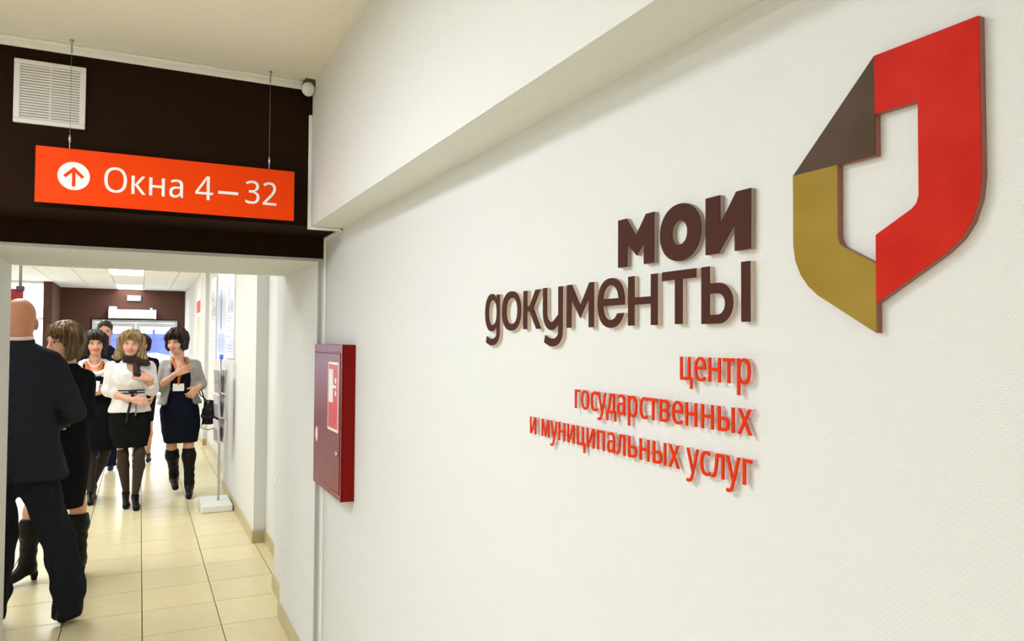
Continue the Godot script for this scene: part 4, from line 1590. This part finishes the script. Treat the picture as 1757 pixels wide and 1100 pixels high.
# woman with a brown bob, half hidden behind him, looking at him
func woman_talking(skin: Material, black: Material, leather: Material) -> void:
	var r := person("woman with brown bobbed hair and black clothes talking to the bald man", Vector3(-0.45, 0, -5.88))
	var bs := hb(-48, 4)
	var j := {"head": Vector3(-0.012, 1.578, 0), "hb": bs, "neck": Vector3(0.015, 1.42, -0.01), "s": 1.0,
		"sh": [Vector3(-0.165, 1.36, 0), Vector3(0.135, 1.355, 0)], "el": [Vector3(-0.23, 1.08, 0), Vector3(0.125, 1.08, -0.03)],
		"wr": [Vector3(-0.1, 1.06, 0.19), Vector3(-0.02, 1.1, 0.17)],
		"hip": [Vector3(-0.095, 0.9, 0), Vector3(0.075, 0.9, 0)], "kn": [Vector3(-0.165, 0.46, 0.04), Vector3(0.095, 0.46, 0.0)],
		"an": [Vector3(-0.185, 0.13, 0.02), Vector3(0.105, 0.13, 0.0)],
		"hands": [[Vector3(1, -0.1, 0.3), Vector3(0, 0, -1), Vector3(0, 1, 0), 0.5], [Vector3(-1, 0, 0.2), Vector3(0, 0, -1), Vector3(0, 1, 0), 0.5]]}
	var b := body_of(r, j, skin)
	features(b, j.head, bs, Color(0.36, 0.25, 0.17), Color(0.62, 0.33, 0.3), false)
	hair_bob(r, j.head, bs, hair_mat(Color(0.2, 0.135, 0.08), Color(0.55, 0.43, 0.27)), 0.12, 0.01, 0.05, 31, 1.03, 0.009, -0.012)
	var rows := [[0.93, -0.005, 0, 0.16, 0.12], [1.05, 0, 0, 0.145, 0.115], [1.18, -0.01, 0.01, 0.15, 0.13], [1.29, -0.01, 0.005, 0.165, 0.125], [1.36, 0, 0, 0.16, 0.1], [1.41, 0.01, -0.005, 0.09, 0.075], [1.435, 0.012, -0.005, 0.062, 0.062]]
	rows_box(rows, [j.el[0], j.el[1], j.wr[0], j.wr[1]], 0.09, 0.0125)
	g_rings(rows, 0.02)
	for k in 2:
		g_cone(j.sh[k] + Vector3(-0.012 * signf(j.sh[k].x), -0.022, 0), j.el[k], 0.062, 0.052, 0.03)
		g_cone(j.el[k], j.el[k].lerp(j.wr[k], 0.9), 0.052, 0.042, 0.02)
	g_ripple(Vector3.ZERO, 6.0, 0.012, 0.0, 73)
	g_part("jacket", black, r)
	rows = [[0.47, -0.035, 0.01, 0.165, 0.125], [0.62, -0.02, 0.005, 0.168, 0.13], [0.8, -0.008, 0, 0.172, 0.135], [0.95, 0, 0, 0.15, 0.12]]
	rows_box(rows, [], 0.04, 0.0125)
	g_rings(rows, 0.02)
	g_part("skirt", black, r)
	boot(r, j.kn[0], j.an[0], Vector3(-0.75, 0, 0.65).normalized(), 0.42, 0.07, leather)
	boot(r, j.kn[1], j.an[1], Vector3(-0.35, 0, 0.93).normalized(), 0.42, 0.07, leather)

# black-haired woman in a black dress with a white collar
func woman_white_collar(skin: Material, black: Material, hair: Material, leather: Material) -> void:
	var r := person("black-haired woman in black dress with white collar and orange lanyard", Vector3(-0.395, 0, -8.52))
	var bs := hb(6, 3, 4)
	var j := {"head": Vector3(0.0, 1.555, 0.02), "hb": bs, "neck": Vector3(0.0, 1.39, 0.0), "s": 0.98, "leg": 0.8,
		"sh": [Vector3(-0.155, 1.33, 0), Vector3(0.15, 1.33, 0)], "el": [Vector3(-0.2, 1.06, 0.0), Vector3(0.2, 1.06, 0.0)],
		"wr": [Vector3(-0.045, 1.07, 0.2), Vector3(0.11, 1.1, 0.2)],
		"hip": [Vector3(-0.085, 0.88, 0), Vector3(0.085, 0.88, 0)], "kn": [Vector3(-0.02, 0.46, 0.05), Vector3(0.1, 0.46, -0.05)],
		"an": [Vector3(-0.01, 0.12, 0.08), Vector3(0.0, 0.15, -0.16)],
		"hands": [[Vector3(1, 0.25, 0.25), Vector3(0, 0.1, -1), Vector3(0, 1, 0), 0.6, 0.95], [Vector3(-1, 0.0, 0.35), Vector3(0, 0.1, -1), Vector3(0, 1, 0), 0.6, 0.95]]}
	var b := body_of(r, j, skin)
	features(b, j.head, bs, Color(0.16, 0.1, 0.08), Color(0.72, 0.26, 0.27), true, 0.98)
	hair_bob(r, j.head, bs, hair, 0.115, 0.01, 0.04, 33, 1.0, 0.008, -0.006)
	var rows := [[0.5, 0.035, 0.0, 0.15, 0.12], [0.7, 0.02, 0, 0.175, 0.14], [0.88, 0.005, 0, 0.18, 0.14], [1.05, 0, 0, 0.145, 0.115], [1.17, 0, 0.012, 0.155, 0.13], [1.27, 0, 0.005, 0.168, 0.12], [1.325, 0, 0, 0.14, 0.085], [1.35, 0, 0, 0.08, 0.06]]
	rows_box(rows, [j.el[0], j.el[1], j.wr[0], j.wr[1]], 0.08, 0.0105)
	g_rings(rows, 0.02)
	for k in 2:
		g_cone(j.sh[k] + Vector3(-0.012 * signf(j.sh[k].x), -0.022, 0), j.el[k], 0.055, 0.048, 0.03)
		g_cone(j.el[k], j.el[k].lerp(j.wr[k], 0.8), 0.047, 0.04, 0.02)
	g_cut(Vector3.DOWN, -0.5)
	g_ell(Vector3(0, 1.37, 0.1), Vector3(0.105, 0.125, 0.13), 0.008, true)
	g_part("dress", black, r)
	# white collar lying round the neckline
	var cp := []
	for k in 17:
		var a := -PI + TAU * k / 16.0
		var fr := (1.0 + cos(a)) / 2.0            # 1 in front, 0 at the nape
		cp.append(Vector3(sin(a) * (0.122 + 0.012 * fr), 1.378 - 0.125 * pow(fr, 1.5), -0.05 + 0.195 * fr))
	g_box_of(cp, 0.05, 0.008)
	for k in 16:
		g_cone(cp[k], cp[k + 1], 0.025, 0.025, 0.008)
	g_part("collar", mat(Color(0.93, 0.91, 0.87), 0.8), r)
	# skin of the chest above the dress
	var lan := []
	for k in 13:
		var a := PI * k / 12.0
		lan.append(Vector3(cos(a) * 0.07, 1.375 - sin(a) * 0.115, 0.05 + sin(a) * 0.07))
	obj("lanyard", tube(lan, 0.013, 6), mat(Color(0.9, 0.42, 0.1), 0.7), r)
	var nk := []
	for k in 13:
		var a := PI * k / 12.0
		nk.append(Vector3(cos(a) * 0.06, 1.405 - sin(a) * 0.075, 0.05 + sin(a) * 0.07))
	obj("necklace", tube(nk, 0.005, 6), mat(Color(0.92, 0.88, 0.82), 0.3), r)
	obj("badge", ellipsoid(Vector3(0.016, 0.012, 0.004)), M.white_print, r, Vector3(0.075, 1.24, 0.14))
	var tights := mat(Color(0.16, 0.12, 0.115), 0.6)
	g_box_of([j.kn[0], j.kn[1], j.an[0], j.an[1]], 0.1, 0.0105)
	for k in 2:
		g_cone(j.kn[k] + Vector3(0, 0.08, 0), j.kn[k], 0.056, 0.05, 0.02)
		g_cone(j.kn[k], j.kn[k].lerp(j.an[k], 0.3) - Vector3(0, 0, 0.012), 0.05, 0.054, 0.02)
		g_cone(j.kn[k].lerp(j.an[k], 0.3) - Vector3(0, 0, 0.012), j.an[k], 0.054, 0.034, 0.02)
	g_part("tights", tights, r)
	pump(r, j.an[0], Vector3(0.05, 0, 1).normalized(), 0.035, leather)
	pump(r, Vector3(j.an[1].x, 0.15, j.an[1].z), Vector3(0.0, 0, 1), 0.065, leather)
	# phone in her hands
	var ph := thing("phone", "white phone held by the black-haired woman in black dress", "phone", Vector3(-0.372, 1.135, -8.285))
	slab("phone_case", Vector3(-0.028, -0.045, -0.005), Vector3(0.028, 0.06, 0.005), M.white_print, ph, 0.003)
	ph.rotation_degrees = Vector3(-20, 0, -8)

# man in a dark blue suit behind her
func man_behind(dark: Color) -> void:
	var r := person("man in dark blue suit, only head and shoulder visible behind the black-haired woman", Vector3(-0.395, 0, -10.5))
	var bs := hb(0, 3)
	var j := {"head": Vector3(0.01, 1.69, 0.0), "hb": bs, "neck": Vector3(0.01, 1.52, -0.01), "male": true, "s": 1.0, "cell": 0.0065,
		"sh": [Vector3(-0.19, 1.43, 0), Vector3(0.19, 1.43, 0)], "el": [Vector3(-0.25, 1.14, 0), Vector3(0.25, 1.14, 0)],
		"wr": [Vector3(-0.24, 0.9, 0.05), Vector3(0.24, 0.9, 0.05)],
		"hip": [Vector3(-0.09, 0.9, 0), Vector3(0.09, 0.9, 0)], "kn": [Vector3(-0.1, 0.48, 0.02), Vector3(0.1, 0.48, 0.02)],
		"an": [Vector3(-0.1, 0.09, 0), Vector3(0.1, 0.09, 0)],
		"hands": [[Vector3(0, -1, 0.1), Vector3(1, 0, 0), Vector3(0, 0, 1), 0.4, 1.05], [Vector3(0, -1, 0.1), Vector3(-1, 0, 0), Vector3(0, 0, 1), 0.4, 1.05]]}
	var b := body_of(r, j, skin_mat(Color(0.84, 0.62, 0.52)))
	features(b, j.head, bs, dark, Color(0.62, 0.33, 0.3), false)
	# short hair
	var c: Vector3 = j.head
	g_begin(c - Vector3(0.13, 0.1, 0.15), c + Vector3(0.13, 0.17, 0.14), 0.0068)
	g_ell(c + Vector3(0, 0.045, -0.018), Vector3(0.086, 0.096, 0.104), 0.02)
	g_ell(c + Vector3(0, -0.02, 0.1), Vector3(0.069, 0.088, 0.1), 0.015, true)
	g_cone(c + Vector3(0, -0.07, 0.02), c + Vector3(0, -0.12, -0.06), 0.11, 0.08, 0.02, true)
	g_ripple(c, 25.0, 0.01, 0.0, 37)
	g_part("hair", hair_mat(Color(0.13, 0.09, 0.07), Color(0.26, 0.19, 0.15)), r)
	var blue := cloth_mat(Color(0.07, 0.09, 0.17))
	var rows := [[0.84, 0, 0, 0.235, 0.15], [1.05, 0, 0, 0.205, 0.135], [1.2, 0, 0, 0.2, 0.13], [1.32, 0, 0, 0.21, 0.13], [1.41, 0, 0, 0.2, 0.115], [1.47, 0, 0, 0.13, 0.09], [1.52, 0.008, -0.008, 0.075, 0.075]]
	rows_box(rows, [j.el[0], j.el[1], j.wr[0], j.wr[1]], 0.09, 0.0145)
	g_rings(rows, 0.02)
	for k in 2:
		g_cone(j.sh[k] + Vector3(-0.012 * signf(j.sh[k].x), -0.022, 0), j.el[k], 0.07, 0.06, 0.03)
		g_cone(j.el[k], j.el[k].lerp(j.wr[k], 0.95), 0.06, 0.047, 0.02)
	g_part("jacket", blue, r)
	g_box_of([j.hip[0], j.hip[1], j.an[0], j.an[1]], 0.13, 0.0145)
	for k in 2:
		g_cone(j.hip[k], j.kn[k], 0.1, 0.075, 0.03)
		g_cone(j.kn[k], j.an[k] + Vector3(0, -0.04, 0), 0.075, 0.065, 0.03)
	g_cut(Vector3.DOWN, -0.035)
	g_part("trousers", blue, r)
	for k in 2:
		pump(r, Vector3(j.an[k].x, 0.107, 0), Vector3(0, 0, 1), 0.02, M.eye_dark)

# somebody in dark clothes hidden behind the fair-haired woman
func person_behind(skin: Material, black: Material, hair: Material) -> void:
	var r := person("person in dark clothes almost hidden behind the fair-haired woman", Vector3(0.045, 0, -11.0))
	var bs := hb(0, 0)
	var j := {"head": Vector3(-0.02, 1.54, 0.0), "hb": bs, "neck": Vector3(-0.01, 1.37, 0), "s": 0.97, "cell": 0.0075,
		"sh": [Vector3(-0.15, 1.32, 0), Vector3(0.15, 1.32, 0)], "el": [Vector3(-0.17, 1.05, 0), Vector3(0.17, 1.05, 0)],
		"wr": [Vector3(-0.12, 0.86, 0.08), Vector3(0.12, 0.86, 0.08)],
		"hip": [Vector3(-0.08, 0.87, 0), Vector3(0.08, 0.87, 0)], "kn": [Vector3(-0.08, 0.47, 0.02), Vector3(0.08, 0.47, 0.02)],
		"an": [Vector3(-0.08, 0.12, 0), Vector3(0.08, 0.12, 0)],
		"hands": [[Vector3(0.2, -1, 0.2), Vector3(1, 0, 0), Vector3(0, 0, 1), 0.4, 0.95], [Vector3(-0.2, -1, 0.2), Vector3(-1, 0, 0), Vector3(0, 0, 1), 0.4, 0.95]]}
	var b := body_of(r, j, skin)
	features(b, j.head, bs, Color(0.16, 0.1, 0.08), Color(0.62, 0.33, 0.3), false, 0.97)
	hair_bob(r, j.head, bs, hair, 0.1, 0.008, 0.04, 35, 0.98)
	var rows := [[0.52, 0, 0, 0.14, 0.11], [0.86, 0, 0, 0.165, 0.13], [1.04, 0, 0, 0.14, 0.11], [1.18, 0, 0.01, 0.15, 0.12], [1.28, 0, 0, 0.165, 0.115], [1.34, 0, 0, 0.13, 0.08], [1.375, 0, 0, 0.07, 0.065]]
	rows_box(rows, [j.el[0], j.el[1], j.wr[0], j.wr[1]], 0.08, 0.0145)
	g_rings(rows, 0.02)
	for k in 2:
		g_cone(j.sh[k] + Vector3(-0.012 * signf(j.sh[k].x), -0.022, 0), j.el[k], 0.055, 0.048, 0.03)
		g_cone(j.el[k], j.el[k].lerp(j.wr[k], 0.95), 0.048, 0.036, 0.02)
	g_part("dress", black, r)
	for k in 2:
		pump(r, j.an[k], Vector3(0, 0, 1), 0.03, M.eye_dark)

# fair-haired woman in a white blouse
func woman_white_blouse(skin: Material, leather: Material) -> void:
	var r := person("smiling fair-haired woman in white blouse, black skirt and dark neck scarf", Vector3(-0.075, 0, -8.09))
	var bs := hb(-4, 2, -3)
	var j := {"head": Vector3(0.004, 1.553, 0.02), "hb": bs, "neck": Vector3(0.0, 1.39, 0.0), "s": 1.0, "leg": 0.8,
		"sh": [Vector3(-0.152, 1.345, 0), Vector3(0.155, 1.345, 0)], "el": [Vector3(-0.165, 1.085, 0.0), Vector3(0.19, 1.105, 0.02)],
		"wr": [Vector3(0.025, 1.03, 0.19), Vector3(0.155, 1.225, 0.15)],
		"hip": [Vector3(-0.085, 0.88, 0), Vector3(0.085, 0.88, 0)], "kn": [Vector3(-0.05, 0.5, 0.02), Vector3(0.092, 0.51, 0.06)],
		"an": [Vector3(-0.018, 0.16, -0.04), Vector3(0.065, 0.145, 0.08)],
		"hands": [[Vector3(1, -0.22, 0.15), Vector3(0, -0.3, -1), Vector3(0, 1, 0.2), 0.35, 0.98], [Vector3(-1, 0.35, 0.05), Vector3(-0.1, -0.2, -1), Vector3(0.2, 1, 0), 0.3, 0.98]]}
	var b := body_of(r, j, skin)
	features(b, j.head, bs, Color(0.36, 0.25, 0.17), Color(0.72, 0.26, 0.27), true)
	var blond := hair_mat(Color(0.3, 0.22, 0.14), Color(0.8, 0.68, 0.47))
	hair_bob(r, j.head, bs, blond, 0.14, 0.016, 0.04, 41, 1.02, 0.012, 0.004, 0.022)
	# blouse with puffed sleeves and a flared hem
	var white := cloth_mat(Color(0.93, 0.91, 0.9), 0.85)
	var rows := [[0.905, -0.002, 0.0, 0.19, 0.15], [1.0, 0, 0, 0.155, 0.125], [1.1, 0, 0, 0.128, 0.105], [1.19, 0, 0.015, 0.15, 0.13], [1.27, 0, 0.012, 0.162, 0.128], [1.335, 0, 0, 0.155, 0.1], [1.385, 0, -0.005, 0.085, 0.072], [1.41, 0, -0.005, 0.062, 0.06]]
	rows_box(rows, [j.el[0], j.el[1], j.wr[1]], 0.1, 0.0105)
	g_rings(rows, 0.02, 2.2)
	g_cone(j.sh[0] + Vector3(-0.01, -0.01, 0), j.el[0] + Vector3(-0.015, 0.03, 0), 0.055, 0.06, 0.03)
	g_cone(j.sh[1] + Vector3(0.01, -0.01, 0), j.el[1] + Vector3(0.005, 0.02, 0), 0.055, 0.056, 0.03)
	g_cone(j.el[0] + Vector3(-0.01, 0.03, 0), j.el[0] + Vector3(0.045, -0.005, 0.035), 0.063, 0.052, 0.02)
	g_cone(j.el[1], j.el[1].lerp(j.wr[1], 0.35), 0.058, 0.05, 0.02)
	g_ell(Vector3(0.012, 1.42, 0.1), Vector3(0.05, 0.135, 0.12), 0.01, true)
	g_ripple(Vector3.ZERO, 12.0, 0.01, 0.0, 81, Vector3(1.2, 0.7, 1.2))
	g_cut(Vector3.DOWN, -0.902)
	g_part("blouse", white, r)
	# ribbon belt with hanging ends
	var rib := mat(Color(0.07, 0.06, 0.065), 0.5)
	var bp := []
	for k in 25:
		var a := TAU * k / 24.0
		bp.append(Vector3(sin(a) * 0.137, 1.1, 0.004 + cos(a) * 0.113))
	for dy in [-0.012, 0.012]:
		var q := []
		for p in bp:
			q.append(p + Vector3(0, dy, 0))
		obj("ribbon_belt", tube(q, 0.0055, 6), rib, r)
	obj("ribbon_end", tube([Vector3(0.03, 1.1, 0.122), Vector3(0.01, 1.02, 0.14), Vector3(-0.012, 0.9, 0.165), Vector3(-0.025, 0.81, 0.16)], 0.011, 6), rib, r)
	obj("ribbon_end", tube([Vector3(0.035, 1.1, 0.122), Vector3(0.055, 1.03, 0.14), Vector3(0.056, 0.93, 0.16), Vector3(0.05, 0.875, 0.165)], 0.007, 6), mat(Color(0.5, 0.48, 0.47), 0.5), r)
	obj("ribbon_bow", ellipsoid(Vector3(0.035, 0.018, 0.012)), rib, r, Vector3(0.025, 1.1, 0.124))
	# scarf
	rows = [[1.375, 0.0, 0.0, 0.085, 0.085], [1.41, 0.0, 0.012, 0.076, 0.078], [1.445, 0, 0.018, 0.062, 0.066]]
	g_begin(Vector3(-0.14, 1.19, -0.12), Vector3(0.18, 1.5, 0.21), 0.008)
	g_rings(rows, 0.012, 2.0)
	g_cone(Vector3(0.045, 1.395, 0.09), Vector3(0.06, 1.27, 0.145), 0.022, 0.036, 0.02)
	g_cone(Vector3(0.05, 1.4, 0.095), Vector3(0.135, 1.365, 0.1), 0.022, 0.03, 0.02)
	g_ell(Vector3(0.048, 1.4, 0.1), Vector3(0.028, 0.026, 0.022), 0.015)
	g_ripple(Vector3.ZERO, 16.0, 0.012, 0.0, 83)
	g_part("scarf", mat(Color(0.17, 0.12, 0.11), 0.75), r)
	# skirt
	rows = [[0.57, 0.012, 0.01, 0.146, 0.12], [0.7, 0.008, 0.005, 0.17, 0.14], [0.82, 0.003, 0, 0.178, 0.145], [0.94, 0, 0, 0.15, 0.115], [1.06, 0, 0, 0.11, 0.09]]
	rows_box(rows, [], 0.04, 0.0115)
	g_rings(rows, 0.02)
	g_ripple(Vector3.ZERO, 7.0, 0.008, 0.0, 84, Vector3(1.4, 0.6, 1.4))
	g_cut(Vector3.DOWN, -0.57)
	g_part("skirt", cloth_mat(Color(0.07, 0.065, 0.065)), r)
	tights_and_pumps(r, j, leather, Color(0.21, 0.155, 0.13), [0.075, 0.06])

func tights_and_pumps(r: Node3D, j: Dictionary, leather: Material, c: Color, heel: Array) -> void:
	g_box_of([j.kn[0] + Vector3(0, 0.1, 0), j.kn[1] + Vector3(0, 0.1, 0), j.an[0], j.an[1]], 0.09, 0.0095)
	for k in 2:
		var kn: Vector3 = j.kn[k]
		var an: Vector3 = j.an[k]
		var cf := kn.lerp(an, 0.32) + Vector3((-0.006 if k == 0 else 0.006), 0, -0.014)
		g_cone(kn + Vector3(0, 0.07, -0.015), kn, 0.046, 0.05, 0.02)
		g_cone(kn, cf, 0.05, 0.053, 0.02)
		g_cone(cf, an, 0.053, 0.032, 0.02)
	g_part("tights", mat(c, 0.6), r)
	pump(r, j.an[0], Vector3(0.02, 0, 1).normalized(), heel[0], leather)
	pump(r, j.an[1], Vector3(0.05, 0, 1).normalized(), heel[1], leather)

# dark-haired woman in a navy dress and grey cardigan, with a handbag
func woman_grey_cardigan(skin: Material, hair: Material, leather: Material) -> void:
	var r := person("dark-haired woman in navy dress and grey cardigan with hand on chest", Vector3(0.385, 0, -8.48))
	var bs := hb(-30, 8, 3)
	var j := {"head": Vector3(-0.045, 1.575, 0.03), "hb": bs, "neck": Vector3(-0.02, 1.42, 0.0), "s": 1.0,
		"sh": [Vector3(-0.16, 1.355, 0), Vector3(0.15, 1.355, 0)], "el": [Vector3(-0.195, 1.12, 0.05), Vector3(0.2, 1.13, -0.02)],
		"wr": [Vector3(-0.05, 1.255, 0.2), Vector3(0.155, 1.105, 0.2)],
		"hip": [Vector3(-0.085, 0.9, 0), Vector3(0.085, 0.9, 0)], "kn": [Vector3(-0.075, 0.5, 0.02), Vector3(0.085, 0.505, 0.06)],
		"an": [Vector3(-0.04, 0.2, -0.13), Vector3(0.095, 0.14, 0.1)],
		"hands": [[Vector3(1, 0.45, 0.0), Vector3(0.1, 0, -1), Vector3(0, 1, 0), 0.25, 0.98], [Vector3(-0.6, -0.6, 0.25), Vector3(0, 0.2, -1), Vector3(-0.3, 1, 0.3), 0.9, 0.98]]}
	var b := body_of(r, j, skin)
	features(b, j.head, bs, Color(0.1, 0.08, 0.08), Color(0.72, 0.26, 0.27), true)
	hair_bob(r, j.head, bs, hair, 0.085, 0.008, 0.042, 51, 1.05, 0.01, -0.01)
	# dress
	var navy := cloth_mat(Color(0.075, 0.085, 0.135))
	var rows := [[0.545, 0.015, 0.01, 0.16, 0.13], [0.7, 0.01, 0.005, 0.185, 0.145], [0.86, 0.0, 0, 0.188, 0.148], [1.0, -0.003, 0, 0.15, 0.122], [1.1, -0.005, 0, 0.128, 0.108], [1.2, -0.005, 0.02, 0.145, 0.135], [1.27, -0.005, 0.012, 0.15, 0.125], [1.345, -0.005, 0, 0.13, 0.09], [1.375, -0.01, -0.01, 0.1, 0.06]]
	rows_box(rows, [], 0.04, 0.011)
	g_rings(rows, 0.02, 2.2)
	g_ell(Vector3(-0.01, 1.42, 0.12), Vector3(0.085, 0.13, 0.14), 0.012, true)
	g_cut(Vector3.DOWN, -0.545)
	g_ripple(Vector3.ZERO, 7.0, 0.008, 0.0, 85, Vector3(1.4, 0.6, 1.4))
	g_part("dress", navy, r)
	# cardigan: open in front, sleeves to the elbow
	var grey := cloth_mat(Color(0.66, 0.64, 0.62), 0.95, 0.2)
	rows = [[0.935, -0.005, 0.0, 0.215, 0.172], [1.03, -0.005, 0, 0.18, 0.15], [1.12, -0.005, 0, 0.16, 0.135], [1.22, -0.005, 0.01, 0.172, 0.15], [1.3, -0.005, 0.005, 0.176, 0.138], [1.355, -0.005, -0.004, 0.155, 0.105], [1.4, -0.01, -0.012, 0.092, 0.078], [1.42, -0.012, -0.015, 0.07, 0.062]]
	rows_box(rows, [j.el[0], j.el[1], j.wr[1]], 0.09, 0.0105)
	g_rings(rows, 0.02, 2.2)
	g_cone(j.sh[0] + Vector3(0.01, -0.015, 0), j.el[0], 0.053, 0.053, 0.03)
	g_cone(j.sh[1] + Vector3(-0.01, -0.015, 0), j.el[1], 0.053, 0.053, 0.03)
	g_cone(j.el[1], j.el[1].lerp(j.wr[1], 0.55), 0.055, 0.046, 0.02)
	g_cone(Vector3(-0.01, 1.5, 0.2), Vector3(-0.01, 1.12, 0.2), 0.088, 0.1, 0.015, true, Vector3(1, 1, 0.4))
	g_cone(Vector3(-0.01, 1.12, 0.2), Vector3(-0.01, 0.85, 0.2), 0.1, 0.15, 0.015, true, Vector3(1, 1, 0.5))
	g_ripple(Vector3.ZERO, 9.0, 0.01, 0.0, 86, Vector3(1.3, 0.6, 1.3))
	g_cut(Vector3.DOWN, -0.93)
	g_part("cardigan", grey, r)
	# belt, lanyard, badge
	var bp := []
	for k in 25:
		var a := TAU * k / 24.0
		bp.append(Vector3(-0.005 + sin(a) * 0.132, 1.1, 0.002 + cos(a) * 0.112))
	obj("belt", tube(bp, 0.008, 6), mat(Color(0.4, 0.25, 0.16), 0.5), r)
	var om := mat(Color(0.93, 0.45, 0.1), 0.7)
	obj("lanyard", tube([Vector3(-0.085, 1.42, 0.02), Vector3(-0.075, 1.36, 0.09), Vector3(-0.05, 1.29, 0.135), Vector3(-0.03, 1.22, 0.163), Vector3(-0.025, 1.14, 0.145)], 0.007, 6), om, r)
	obj("lanyard", tube([Vector3(0.06, 1.42, 0.02), Vector3(0.05, 1.36, 0.09), Vector3(0.015, 1.29, 0.135), Vector3(-0.012, 1.22, 0.163), Vector3(-0.025, 1.14, 0.145)], 0.007, 6), om, r)
	slab("badge", Vector3(-0.078, 1.075, 0.142), Vector3(0.028, 1.15, 0.146), M.white_print, r)
	boot(r, j.kn[0], j.an[0], Vector3(0.05, 0, 1).normalized(), 0.475, 0.06, leather, 0.055)
	boot(r, j.kn[1], j.an[1], Vector3(-0.06, 0, 1).normalized(), 0.485, 0.06, leather)
	# handbag hanging from her hand
	var hbag := thing("handbag", "black leather handbag hanging from the woman in grey cardigan", "handbag", Vector3(0.668, 0.735, -8.3))
	rows = [[0.0, 0, 0, 0.078, 0.055], [0.06, 0, 0, 0.088, 0.062], [0.16, 0, 0, 0.08, 0.055], [0.225, 0, 0, 0.06, 0.03], [0.24, 0, 0, 0.045, 0.02]]
	rows_box(rows, [], 0.03, 0.0075)
	g_rings(rows, 0.02, 2.6)
	g_ripple(Vector3.ZERO, 18.0, 0.012, 0.0, 88)
	g_part("bag_body", leather, hbag)
	for dz in [-0.02, 0.02]:
		obj("handle", tube([Vector3(-0.055, 0.2, dz), Vector3(-0.07, 0.27, dz), Vector3(-0.09, 0.34, dz), Vector3(-0.12, 0.37, dz), Vector3(-0.105, 0.3, dz), Vector3(-0.03, 0.23, dz)], 0.006, 6), leather, hbag)
	obj("strap", tube([Vector3(-0.08, 0.05, 0.05), Vector3(-0.095, -0.03, 0.06), Vector3(-0.03, -0.055, 0.06), Vector3(0.05, -0.03, 0.06), Vector3(0.085, 0.03, 0.05)], 0.004, 6), leather, hbag)
	obj("buckle", ellipsoid(Vector3(0.012, 0.012, 0.006)), M.chrome, hbag, Vector3(0.06, 0.15, 0.05))
	obj("buckle", ellipsoid(Vector3(0.012, 0.008, 0.006)), M.chrome, hbag, Vector3(-0.03, 0.225, 0.025))
